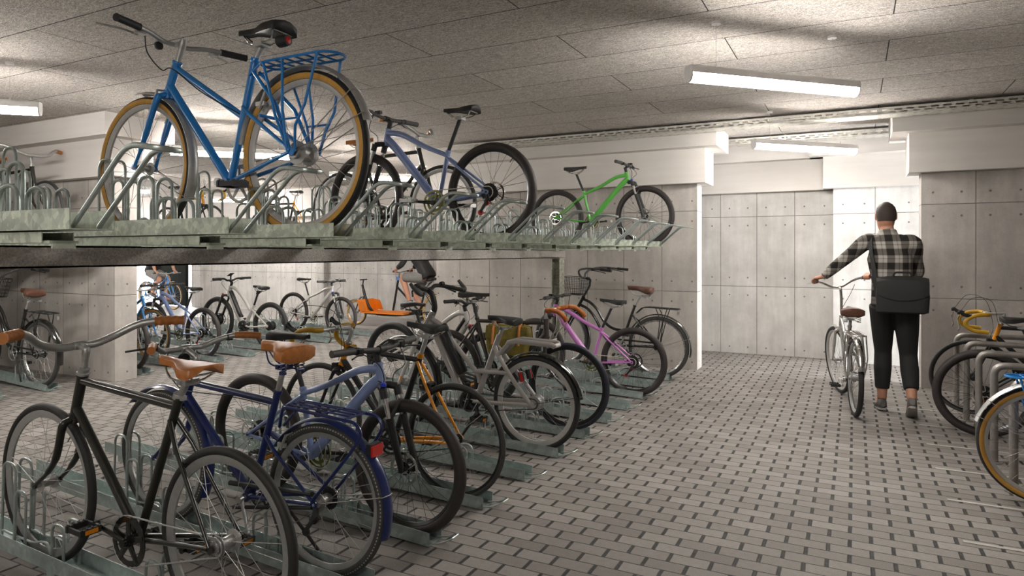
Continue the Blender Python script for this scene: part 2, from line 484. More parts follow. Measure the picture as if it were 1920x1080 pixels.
slab('wall_left_pier', -22.0, -7.371, 4.575, 'conc_left', .26); header('trim_4', -22.0, -7.371, 4.575, .26, oa=False)
# corridor beyond the doorway
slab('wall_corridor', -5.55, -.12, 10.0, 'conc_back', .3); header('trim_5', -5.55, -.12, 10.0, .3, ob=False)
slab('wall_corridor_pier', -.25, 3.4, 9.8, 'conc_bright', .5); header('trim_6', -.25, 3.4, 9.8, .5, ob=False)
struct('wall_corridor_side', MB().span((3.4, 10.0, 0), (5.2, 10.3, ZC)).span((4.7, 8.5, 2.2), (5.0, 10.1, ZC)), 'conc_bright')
# far wall with the garage entrance, and two shallow piers on it
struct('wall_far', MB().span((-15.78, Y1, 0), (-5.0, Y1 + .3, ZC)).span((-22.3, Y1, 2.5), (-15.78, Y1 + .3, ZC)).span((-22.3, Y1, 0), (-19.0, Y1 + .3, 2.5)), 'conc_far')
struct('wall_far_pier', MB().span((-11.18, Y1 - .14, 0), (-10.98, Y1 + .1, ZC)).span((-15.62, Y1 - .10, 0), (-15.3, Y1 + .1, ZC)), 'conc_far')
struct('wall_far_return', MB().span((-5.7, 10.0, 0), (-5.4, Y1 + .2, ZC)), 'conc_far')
struct('trim_7', MB().span((-22.3, 11.6, 2.3), (-5.5, 12.2, ZC)), 'white')
struct('wall_left', MB().span((X0 - .3, Y0, 0), (X0, 9.5, ZC)), 'conc_far')
struct('wall_back', MB().span((X0 - .3, Y0 - .3, 0), (X1 + .3, Y0, ZC)), 'conc_left')
struct('wall_right', MB().span((X1, Y0, 0), (X1 + .3, 8.5, ZC)), 'conc_right')
# open gate leaf in the garage entrance
g = thing('entrance_gate', 'dark green sheet metal gate leaf beside the bright garage entrance', 'gate', (-16.3, 11.72, 0))
m = MB()
for i in range(4): m.span((-.50 + i * .255, -.03, .03), (-.255 + i * .255 - .008, .03, 2.3))
m.build('gate_sheet', 'gate', g, False)
MB().span((-.53, -.045, 0.01), (-.50, .045, 2.34)).span((.51, -.045, .01), (.545, .045, 2.34)).span((-.53, -.045, 2.3), (.545, .045, 2.36)).build('gate_frame', 'gate', g, False)

# ------------------------------------------------------------------ pale strips let into the floor between the stands
strips = ['nearest', 'second nearest', 'third nearest', 'fourth nearest', 'second farthest', 'farthest']
for i in range(6):
    y = 3.995 + .634 * i
    o = MB().span((.484, y - .014, 0.0005), (2.6, y + .014, .003)).build('floor_strip', 'line', None, False)
    tag(o, 'pale narrow strip in the paving beside the tube stands, ' + strips[i] + ' to the camera', 'floor strip', 'pale strips in the paving')

# ------------------------------------------------------------------ cable trays under the ceiling
def cable_tray(xa, xb, yf, label):
    root = thing('cable_tray', label, 'cable tray', (xa, yf, 2.858))
    L = xb - xa; w = .24
    m = MB(); t = .0015
    m.span((0, 0, 0), (L, w, t))
    m.span((0, w - t, 0), (L, w, .072))
    pitch = .105; n = int(L / pitch)
    # pierced front side: three rails and the bridges between the slots
    for z0, z1 in ((0, .012), (.026, .036), (.052, .072)): m.span((0, 0, z0), (L, t, z1))
    for i in range(n + 1):
        x = i * pitch
        m.span((x, 0, .012), (min(L, x + .036), t, .026)); m.span((max(0, x - .052), 0, .036), (min(L, x - .016), t, .052))
    m.build('tray_body', 'zinc', root, False)
    h = MB()
    for i in range(n):
        x = i * pitch + .05
        for y in (.05, .19): h.add([(x, y - .006, -.0004), (x + .034, y - .006, -.0004), (x + .034, y + .006, -.0004), (x, y + .006, -.0004)], [(0, 1, 2, 3)])
    h.build('slot_row', 'slot', root, False)
    hb = MB()
    for i in range(max(2, int(L / 1.5))):
        x = .3 + i * (L - .6) / max(1, int(L / 1.5) - 1)
        hb.span((x, w * .5 - .02, .0), (x + .03, w * .5 + .02, ZC - 2.858))
    hb.build('hanger', 'zinc', root, False)
cable_tray(-4.98, 5.1, 7.77, 'long perforated metal cable tray along the ceiling in front of the painted beams')
cable_tray(-4.9, 3.3, 9.05, 'perforated metal cable tray in the corridor behind the doorway')

# ------------------------------------------------------------------ hanging linear lamps
def make_lamp(label):
    root = thing('pendant_lamp', label, 'lamp', (0, 0, 2.60), (0, 0, R_(45)), 'hanging tube lamps')
    L = .68
    prof = []
    for i in range(17):
        a = math.pi - .10 + (math.pi + .20) * i / 16; prof.append((math.cos(a) * .042, math.sin(a) * .052 - .004))
    body = [(-.0417, .0012), (-.0417, .042), (-.03, .052), (.03, .052), (.0417, .042), (.0417, .0012)]
    m = MB(); r = lambda x, poly: [(x, p[0], p[1]) for p in poly]
    m.loft([r(-L + .012, body), r(L - .012, body)])
    m.build('housing', 'lamp_body', root, False)
    e = MB(); endp = body + [(p[0] * 1.03, p[1] * 1.03) for p in prof[::-1]][1:-1]
    e.loft([r(-L, endp), r(-L + .012, endp)]); e.build('end_cap', 'lamp_body', root, False)
    e = MB(); e.loft([r(L - .012, endp), r(L, endp)]); e.build('end_cap', 'lamp_body', root, False)
    d = MB(); d.loft([r(-L + .012, prof), r(L - .012, prof)]); d.build('diffuser', 'lamp_glow', root)
    MB().span((-L + .05, -.016, .0522), (L - .05, .016, .0545)).build('ceiling_fill_strip', 'lamp_up_fill', root, False)  # added glowing strip, unseen from below, fills the dark band on the ceiling
    for sx in (-1, 1):
        w = MB().tube([(sx * .47, 0, .05), (sx * .47, 0, ZC - 2.60)], .0016, 6).lathe([(.006, .045), (.006, .075), (.003, .08)], (sx * .47, 0, 0), 'z', 10)
        w.build('suspension_wire', 'wire', root)
        MB().lathe([(.0, -.018), (.03, -.018), (.03, 0), (0, 0)], (sx * .47, 0, ZC - 2.60), 'z', 16).build('ceiling_rose', 'lamp_body', root)
    return root
lamps = [((-.47, 4.795), 'white hanging tube lamp, the big one over the right aisle'),
         ((-.47, 7.90), 'white hanging tube lamp in front of the doorway to the corridor'),
         ((-6.28, 2.52), 'white hanging tube lamp at the left above the pier, partly cut by the picture edge'),
         ((-6.37, 5.36), 'white hanging tube lamp behind the front wheel and frame of the blue bicycle'),
         ((-6.47, 8.02), 'white hanging tube lamp behind the upper lavender bicycle front wheel'),
         ((-11.9, 10.3), 'white hanging tube lamp far off, low behind the blue bicycle rear wheel'),
         ((-12.1, 7.4), 'added fill tube lamp over the far racks, hidden behind the upper bicycles'),  # extra hidden lamp, added to brighten the far area
         ((-17.2, 9.4), 'added unseen fill tube lamp near the garage entrance'),  # another unseen lamp added for more light along the far lane
         ((-6.3, -.4), 'added fill tube lamp out of view behind the camera on the left'),  # out-of-view fill lamp, added to light the left front
         ((-.47, -2.4), 'added fill tube lamp out of view behind the camera')]  # added out of view to lift the dark foreground
lamp0 = None
for (x, y), lb in lamps:
    if lamp0 is None: lamp0 = make_lamp(lb); lamp0.location = (x, y, 2.60)
    else: dup(lamp0, (x, y, 2.60), None, lb)

# ------------------------------------------------------------------ tube stands on the right
def make_stand(label):
    root = thing('bike_stand', label, 'bicycle stand', (0, 0, 0), (0, 0, 0), 'tube stands by the right wall')
    MB().tube(round_pts([(0, 0, .0), (0, 0, .67), (.85, 0, .67), (.85, 0, 0)], .075, 8), .024, 16).build('tube_frame', 'steel_stand', root)
    for x in (0, .85): MB().lathe([(.0, .006), (.05, .006), (.05, 0)], (x, 0, 0), 'z', 24).build('base_plate', 'steel_stand', root)
    return root
names = ['farthest, against the right wall', 'fourth from the camera', 'third from the camera, rising in front of the black wheel', 'second from the camera, behind the tan tyre', 'nearest, seen through the tan-tyred wheel']
st0 = None
for i in range(5):
    y = 5.6 + .634 * (3 - i)
    lb = 'dull steel tube bicycle stand, ' + names[i]
    if st0 is None: st0 = make_stand(lb); st0.location = (.857, y, 0)
    else: dup(st0, (.857, y, 0), None, lb)

# ------------------------------------------------------------------ bicycle racks
SLOPE = .042
def channel(mb, L, w, h, t=.003, lip=.0, x0=0.0, mi=0):
    """U channel running to -x from x0, open at the top"""
    y = w / 2
    a = [(-y, h), (-y, 0), (y, 0), (y, h), (y - t, h), (y - t, t), (-y + t, t), (-y + t, h)]
    mb.loft([[(x0 - L, p[0], p[1]) for p in a], [(x0, p[0], p[1]) for p in a]], mi)
def hoop(mb, x, w, y, z0, z1, r=.0062):
    mb.tube(round_pts([(x - w / 2, y, z0), (x - w / 2, y, z1), (x + w / 2, y, z1), (x + w / 2, y, z0)], w * .5, 6), r, 8)
def holder_parts(root, xh, mat, deep=1.0):
    """the wire holder that grips the inner wheel: tall, middle and low hoops either side"""
    m = MB()
    for sy in (-1, 1):
        y = sy * .034
        hoop(m, xh - .23, .105, y, .01, .40); hoop(m, xh - .12, .085, y * 1.15, .01, .29)
        hoop(m, xh + .17, .09, y, .01, .20)
        m.tube(round_pts([(xh - .28, y, .075), (xh - .02, y, .075), (xh + .05, y, .10), (xh + .10, y, .10), (xh + .13, y, .02)], .035, 4), .0055, 8)
    m.build('wheel_holder', mat, root)
    m = MB()
    for sy in (-1, 1):
        hoop(m, xh + .82, .085, sy * .036, .01, .21); hoop(m, xh + .93, .10, sy * .036, .01, .13)
    m.build('middle_hoop', mat, root)

def make_floor_tray(label):
    root = thing('floor_tray', label, 'bicycle tray', (0, 0, 0), (0, 0, 0), 'floor trays')
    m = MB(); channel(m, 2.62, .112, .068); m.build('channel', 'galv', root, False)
    lp = MB().tube(round_pts([(-.02, -.045, .010), (.05, -.045, .026), (.115, -.04, .060), (.115, .04, .060), (.05, .045, .026), (-.02, .045, .010)], .018, 3), .0042, 6)
    lp.build('end_loop', 'galv_tube', root)
    holder_parts(root, -1.42, 'galv_tube')
    MB().span((-2.5, -.04, -.05), (-2.42, .04, 0)).build('support_foot', 'galv', root, False); MB().span((-1.3, -.05, -.03), (-1.24, .05, 0.0)).build('support_foot', 'galv', root, False)
    return root
def make_upper_tray(label):
    root = thing('upper_tray', label, 'bicycle tray', (0, 0, 0), (0, 0, 0), 'upper trays')
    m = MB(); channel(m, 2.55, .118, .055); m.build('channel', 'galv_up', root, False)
    h = MB()
    y = .034
    h.tube(round_pts([(-.03, -y, .008), (.205, -y * 1.1, .209), (.325, -y * 1.1, .190), (.325, y * 1.1, .190), (.205, y * 1.1, .209), (-.03, y, .008)], .045, 4), .0075, 8, flat=.8)
    h.build('pull_handle', 'galv_tube', root)
    holder_parts(root, -1.27, 'galv_tube')
    s = MB(); channel(s, 2.1, .085, .03, .003, x0=-.16)
    s.v = [(a, b, c - .034) for a, b, c in s.v]; s.build('slide_channel', 'galv_up', root, False)
    MB().span((-.20, -.038, -.036), (-.13, .038, -.028)).span((-.138, -.03, -.05), (-.13, .03, -.028)).build('slide_stop', 'galv_up', root, False)
    return root
RX, RXU, R2 = -1.855, -1.805, -7.45
def lowY(k): return 2.764 + .529 * k
def upY(k): return 1.061 + .489 * k
def low2(k): return 6.55 + .5165 * k
def zlow(x, end): return .003 + SLOPE * max(0.0, end - x)
low_lab = {-3: 'galvanised floor tray at the bottom left corner of the picture, nearest the camera', -2: 'galvanised floor tray holding the black bicycle with silver handlebar', -1: 'galvanised floor tray holding the navy bicycle with rack',
           0: 'galvanised floor tray holding the near lavender mountain bicycle', 1: 'galvanised floor tray under the orange and black racing bicycle', 2: 'empty galvanised floor tray between the orange racing bicycle and the grey electric bicycle',
           3: 'galvanised floor tray holding the warm grey electric bicycle', 4: 'galvanised floor tray holding the brown racing bicycle with the olive bag', 5: 'galvanised floor tray holding the white electric bicycle behind the olive bag',
           6: 'empty galvanised floor tray in front of the pink bicycle', 7: 'galvanised floor tray holding the pink mountain bicycle', 8: 'empty galvanised floor tray between the pink bicycle and the basket bicycle', 9: 'galvanised floor tray holding the black basket bicycle by the end wall'}
tray0 = None
for k, lb in low_lab.items():
    p = ((RX, lowY(k), .003), (0, SLOPE, 0))
    if tray0 is None: tray0 = make_floor_tray(lb); tray0.location, tray0.rotation_euler = p
    else: dup(tray0, p[0], p[1], lb)
low2_lab = {-6: 'galvanised floor tray end at the left picture edge, nearest the camera of the far row', -5: 'galvanised floor tray holding the basket bicycle in front of the left pier', -3: 'galvanised floor tray just behind the left pier, under the brown-tyred wheel',
            -2: 'galvanised floor tray behind the left pier under the blue tan-tyred wheel', -1: 'galvanised floor tray holding the far lavender bicycle behind the pier', 0: 'empty galvanised floor tray between the far lavender and the pearl electric bicycle', 1: 'galvanised floor tray holding the pearl electric bicycle',
            2: 'empty galvanised floor tray behind the pearl electric bicycle', 3: 'empty galvanised floor tray in front of the pearl mountain bicycle', 4: 'galvanised floor tray holding the pearl mountain bicycle', 5: 'farthest galvanised floor tray, behind the pearl mountain bicycle'}
for k, lb in low2_lab.items(): dup(tray0, (R2, low2(k), .003), (0, SLOPE, 0), lb, 'floor trays of the far row')
up_lab = ['upper tray at the left edge of the deck, end open to the camera', 'upper tray in front of the blue bicycle', 'upper tray carrying the blue bicycle', 'upper tray under the rear wheel of the blue bicycle, empty', 'fifth upper tray from the left, empty', 'empty upper tray just in front of the lavender bicycle',
          'upper tray carrying the lavender bicycle', 'empty upper tray just behind the lavender bicycle', 'upper tray carrying the black bicycle with brown grips', 'empty upper tray behind the black bicycle with brown grips', 'empty upper tray, third from the right end of the deck', 'empty upper tray in front of the green bicycle', 'upper tray carrying the green bicycle, last at the right end']
tray1 = None
for k, lb in enumerate(up_lab):
    lb = 'galvanised ' + lb; p = (RXU, upY(k), 1.510)
    if tray1 is None: tray1 = make_upper_tray(lb); tray1.location = p
    else: dup(tray1, p, None, lb)
up2 = [3.58, 4.07, 5.05, 5.54, 6.03, 6.51, 7.0, 7.49, 7.98, 8.47]
up2_lab = ['in front of the black bicycle at the left', 'carrying the black bicycle at the left edge', 'first behind the left pier', 'second behind the left pier', 'third behind the left pier', 'in front of the first orange racing bicycle', 'carrying the orange racing bicycle that points right',
           'between the two far orange racing bicycles, nearer one', 'between the two far orange racing bicycles, farther one', 'carrying the orange racing bicycle that points left']
for y, lb in zip(up2, up2_lab): dup(tray1, (R2 + .05, y, 1.510), None, 'galvanised upper tray of the far deck, ' + lb, 'upper trays of the far row')

def deck_beam(x, ya, yb, posts, label):
    root = thing('deck_beam', label, 'rack beam', (x, ya, 0))
    L = yb - ya
    m = MB().span((-.004, 0, 1.388), (.004, L, 1.476)).span((-.05, 0, 1.470), (.05, L, 1.478)).span((-.05, 0, 1.384), (.05, L, 1.392))
    m.span((.042, 0, 1.384), (.05, L, 1.478))
    m.build('girder', 'galv_beam', root, False)
    for y in posts:
        q = MB().span((-.05, y - ya - .07, .0), (-.042, y - ya + .07, 1.386)).span((.042, y - ya - .07, 0), (.05, y - ya + .07, 1.386)).span((-.05, y - ya - .004, 0), (.05, y - ya + .004, 1.386))
        q.build('post', 'galv_post', root, False)
        MB().span((-.075, y - ya - .09, 0), (.075, y - ya + .09, .01)).build('foot_plate', 'galv', root, False)
        MB().span((-.06, y - ya - .085, 1.37), (.06, y - ya + .085, 1.384)).build('head_plate', 'galv_beam', root, False)
deck_beam(-3.06, .3, 7.2, (.62, 7.1), 'long galvanised girder carrying the upper deck, on a post at its right end')
deck_beam(-8.7, 3.3, 4.5, (3.4,), 'galvanised girder under the far upper deck in front of the left pier')
deck_beam(-8.7, 4.87, 8.8, (5.02,), 'galvanised girder under the far upper deck behind the left pier')
# ------------------------------------------------------------------ bicycles
# local axes: x forward, y to the rider's left, z up; origin where the rear tyre touches the ground
def wheel(parent, name, c, R, w, tyre='rubber', side=None, rim='rim', rimh=.018, spoke='spoke', nsp=28, hub='alloy', hubr=.016, hubw=.045, front=True, seg=72, dash=False):
    tr = w / 2; Rc = R - tr; prof = []; n = 16
    for i in range(n):
        a = 2 * math.pi * i / n
        prof.append((Rc + math.cos(a) * tr, math.sin(a) * tr))
    mats = [tyre]; mis = None
    if dash: seg = 260; n = 24; prof = [(Rc + math.cos(2 * math.pi * i / n) * tr, math.sin(2 * math.pi * i / n) * tr) for i in range(n)]
    if side:
        mats.append(side); mis = []
        for i in range(n):
            am = math.degrees(2 * math.pi * (i + .5) / n); am = am if am < 180 else 360 - am
            if dash and 62 < am < 76: mis.append(lambda q: 1 if q % 2 else 0)
            elif not dash and 58 < am < 125: mis.append(1)
            else: mis.append(0)
    m = MB().lathe(prof, c, 'y', seg, 0, True, mis); o = m.build(name, mats, parent)
    ri = Rc - tr * .55
    hw = tr * .62
    rp = [(ri + .004, -hw), (ri + .004, hw), (ri - rimh * .4, hw), (ri - rimh, hw * .35), (ri - rimh, -hw * .35), (ri - rimh * .4, -hw)]
    MB().lathe(rp, c, 'y', 72, 0, True).build('rim', rim, o, True, 30)
    s = MB(); rr = ri - rimh + .002
    for i in range(nsp):
        a = 2 * math.pi * i / nsp; sy = 1 if i % 2 else -1
        b = a + (.55 if (i // 2) % 2 else -.55); hr = hubr + .013
        p0 = (c[0] + math.cos(b) * hr, c[1] + sy * hubw * .62, c[2] + math.sin(b) * hr)
        p1 = (c[0] + math.cos(a) * rr, c[1] + sy * .003, c[2] + math.sin(a) * rr)
        s.tube([p0, p1], .00125, 4, caps=False)
    v = (c[0] + math.cos(2.2) * rr, c[1], c[2] + math.sin(2.2) * rr)
    s.tube([v, (c[0] + math.cos(2.2) * (rr - .035), c[1], c[2] + math.sin(2.2) * (rr - .035))], .0028, 6)
    s.build('spokes', spoke, o)
    k = hubw
    hp = [(0.0, -k - .012), (.006, -k - .012), (.006, -k), (hubr * .8, -k), (hubr * .8, -k * .68), (hubr + .016, -k * .66), (hubr + .016, -k * .58), (hubr, -k * .5), (hubr, k * .5), (hubr + .016, k * .58), (hubr + .016, k * .66), (hubr * .8, k * .68), (hubr * .8, k), (.006, k), (.006, k + .012), (0, k + .012)]
    MB().lathe(hp, c, 'y', 24).build('hub', hub, o, True, 30)
    return o
def rotor(parent, c, y, r=.08):
    m = MB(); n = 36
    m.lathe([(r - .014, -.0009), (r, -.0009), (r, .0009), (r - .014, .0009)], (c[0], y, c[2]), 'y', n, 0, True)
    for i in range(6):
        a = i * math.pi / 3
        m.tube([(c[0] + math.cos(a) * .02, y, c[2] + math.sin(a) * .02), (c[0] + math.cos(a + .5) * (r - .012), y, c[2] + math.sin(a + .5) * (r - .012))], .004, 6, flat=.3)
    m.lathe([(.0, -.002), (.026, -.002), (.026, .002), (0, .002)], (c[0], y, c[2]), 'y', 24)
    return m.build('brake_rotor', 'chrome', parent)
def cogs(parent, c, y, big=.055, n=8, mat='black'):
    m = MB()
    for i in range(n):
        r = .022 + (big - .022) * i / max(1, n - 1)
        z = y + .028 - .0035 * i
        prof = []; T = 2 * int(10 + 14 * i / max(1, n - 1))
        vs = []
        for j in range(T):
            q = r + (.003 if j % 2 else -.001); a = 2 * math.pi * j / T
            vs.append((c[0] + math.cos(a) * q, c[2] + math.sin(a) * q))
        m.prism(vs, z - .001, z + .001)
    return m.build('cassette', mat, parent, False)
def crankset(root, bb, ring_r=.085, mat='black', arm_mat='black', ang=170, rear=None, cog_r=.03, arm=.165, guard=False, plat='plastic', y=.045, chain='alloy', reflector='amber', mid=False, spider=5, broad=False):
    x, z = bb
    o = MB(); T = 44
    ro = []; ri_ = []
    vs = []
    m = MB()
    wd = .026 if broad else .012
    prof = [(ring_r - wd, -.0015), (ring_r + .003, -.0015), (ring_r + .003, .0015), (ring_r - wd, .0015)]
    m.lathe(prof, (x, y, z), 'y', 44, 0, True)
    if guard: m.lathe([(ring_r - .02, .004), (ring_r + .008, .004), (ring_r + .008, .0065), (ring_r - .02, .0065)], (x, y, z), 'y', 44, 0, True)
    if mid: m.lathe([(ring_r * .5, -.001), (ring_r * .72, -.001), (ring_r * .72, .001), (ring_r * .5, .001)], (x, y - .006, z), 'y', 36, 0, True)
    for i in range(spider):
        a = 2 * math.pi * i / spider + .3
        m.tube([(x + math.cos(a) * .012, y, z + math.sin(a) * .012), (x + math.cos(a) * (ring_r - .006), y, z + math.sin(a) * (ring_r - .006))], [.017, .013] if broad else [.011, .007], 6, flat=.3)
    m.lathe([(0, -.004), (.022, -.004), (.022, .012), (0, .012)], (x, y, z), 'y', 20)
    c = m.build('crankset', mat, root, True, 30)
    a = R_(ang)
    am = MB()
    for s in (1, -1):
        yy = s * (y + .018); dx, dz = math.cos(a) * arm * s, math.sin(a) * arm * s
        am.tube([(x, yy * .9, z), (x + dx * .4, yy, z + dz * .4), (x + dx, yy + s * .012, z + dz)], [.014, .011, .010], 10, flat=.62)
        am.lathe([(0, -.011), (.013, -.011), (.013, .011), (0, .011)], (x + dx, yy + s * .012, z + dz), 'y', 16)
        am.lathe([(0, -.009), (.017, -.009), (.017, .009), (0, .009)], (x, yy, z), 'y', 16)
    am.lathe([(0, -.062), (.009, -.062), (.009, .062), (0, .062)], (x, 0, z), 'y', 14)
    am.build('crank_arm', arm_mat, c, True, 40)
    for s in (1, -1):
        yy = s * (y + .03); px, pz = x + math.cos(a) * arm * s, z + math.sin(a) * arm * s
        p = MB(); L, Wd = .088, .082
        p.tube([(px, yy, pz), (px, yy + s * Wd, pz)], .006, 8)
        for q in (-1, 1):
            pts = []
            p.span((px + q * L / 2 - .006, yy + s * .008, pz - .013), (px + q * L / 2 + .006, yy + s * (Wd + .006), pz + .013))
            for t in range(4): p.span((px + q * L / 2 - .006, yy + s * (.018 + t * .02), pz + .013), (px + q * L / 2 + .006, yy + s * (.024 + t * .02), pz + .017))
        for t in (.008, Wd): p.span((px - L / 2, yy + s * t - .004, pz - .010), (px + L / 2, yy + s * t + .004, pz + .010))
        po = p.build('pedal', plat, root, False)
        if reflector:
            for q in (-1, 1): MB().span((px + q * (L / 2 + .004), yy + s * .022, pz - .008), (px + q * (L / 2 + .008), yy + s * .07, pz + .008)).build('pedal_reflector', reflector, po, False)
    if rear is not None and chain:
        cx, cz = rear
        d = Vector((x - cx, 0, z - cz)); L = d.length; th = math.atan2(d.z, d.x); al = math.asin((ring_r - cog_r) / L)
        pts = []
        for i in range(13):   # round the chainring at the front
            b = th + math.pi / 2 + al - (math.pi + 2 * al) * i / 12
            pts.append((x + math.cos(b) * ring_r, y, z + math.sin(b) * ring_r))
        for i in range(13):
            b = th - math.pi / 2 - al - (math.pi - 2 * al) * i / 12
            pts.append((cx + math.cos(b) * cog_r, y, cz + math.sin(b) * cog_r))
        full = []
        for i in range(len(pts)):
            p0, p1 = vec(pts[i]), vec(pts[(i + 1) % len(pts)]); n = max(1, int((p1 - p0).length / .0125))
            full += [p0.lerp(p1, k / n) for k in range(n)]
        ch = MB(); ch.tube(full, [.0042 if i % 2 else .0030 for i in range(len(full))], 6, closed=True, flat=.75)
        ch.build('chain', chain, root)
    return c
def other_side(root, *obs):
    """put the drive train on the rider's right"""
    for o in list(obs) + [c for c in root.children if c.name.split('.')[0] in ('chain', 'chain_guard', 'derailleur', 'pedal')]: o.scale = (1, -1, 1)
def saddle(root, nose, rear, z, kind='sport', mat='plastic', post_top=None, rail='alloy', z_nose=None, springs=None, hwid=None):
    """nose/rear: x range (nose forward), z: top height"""
    L = nose - rear; hw = hwid or {'sport': .074, 'wide': .105, 'comfort': .095, 'leather': .085}[kind]
    th = {'sport': .056, 'wide': .085, 'comfort': .062, 'leather': .05}[kind]
    zn = z if z_nose is None else z_nose
    rings = []; N = 30
    for i in range(N + 1):
        t = i / N
        e = min(1, (t / .06) ** .5 if t < .06 else 1) * (1 if t < .93 else max(.25, 1 - ((t - .93) / .07) ** 2 * .6))
        f = max(0.0, min(1.0, (t - .30) / .52)); f = f * f * (3 - 2 * f)
        w = (.020 + (hw - .020) * f) * e
        h = (th * (.62 + .38 * f)) * e
        sag = ({'leather': -.003, 'sport': -.004}.get(kind, .004)) * math.sin(math.pi * min(1, t * 1.05)) + 0.0
        zt = zn + (z - zn) * t + sag
        x = nose - L * t; ring = []
        for k in range(28):
            a = 2 * math.pi * k / 28; ca, sa = math.cos(a), math.sin(a)
            y = w * math.copysign(abs(ca) ** .8, ca)
            q = abs(ca) ** 2.2
            e0, b0, b1 = {'sport': (.24, .70, .10), 'wide': (.22, .98, -.30), 'comfort': (.24, .92, -.22), 'leather': (.20, .42, .50)}[kind]
            if sa >= 0: zz = zt - h * e0 * q - h * .06 * (1 - sa)
            else: zz = zt - h * (b0 + b1 * q) - h * .06 * (1 + sa)
            ring.append((x, y, zz))
        rings.append(ring)
    o = MB().loft(rings).build('saddle', mat, root, True, 60)
    px = post_top[0] if post_top else rear + L * .45
    r = MB(); zb = z - th
    for s in (-1, 1):
        r.tube(smooth_pts([(nose - .03, 0.006 * s, zn - th * .45), (nose - L * .3, s * .022, zb - .012), (px, s * .022, zb - .022), (rear + L * .25, s * .024, zb - .016), (rear + .03, s * .05, zb + .012)], 4), .0038, 6)
    r.tube([(rear + .03, -.05, zb + .012), (rear + .03, .05, zb + .012)], .0038, 6)
    r.build('saddle_rail', rail, o)
    c = MB().box((px, 0, zb - .024), (.05, .06, .022)).tube([(px, -.03, zb - .024), (px, .03, zb - .024)], .008, 8)
    c.build('saddle_clamp', rail if rail != 'chrome' else 'alloy', o, False)
    if springs:
        q = MB()
        for s in (-1, 1):
            pts = [(rear + .055 + math.cos(a) * .015, s * .055 + math.sin(a) * .015, zb - .035 + a * .0024) for a in [i * .6 for i in range(32)]]
            q.tube(pts, .003, 5)
            q.lathe([(0, -.045), (.017, -.045), (.017, -.036), (0, -.036)], (rear + .055, s * .055, zb), 'z', 12)
            q.tube([(px, s * .02, zb - .03), (rear + .055, s * .055, zb - .04)], .004, 6)
        q.build('saddle_spring', springs, o)
    return zb - .024
def lug(mb, p, axis, r, h=.02, mi=0):
    p, a = vec(p), vec(axis).normalized(); mb.tube([p - a * h / 2, p - a * h * .4, p + a * h * .4, p + a * h / 2], [r * .95, r, r, r * .95], 16, mi)
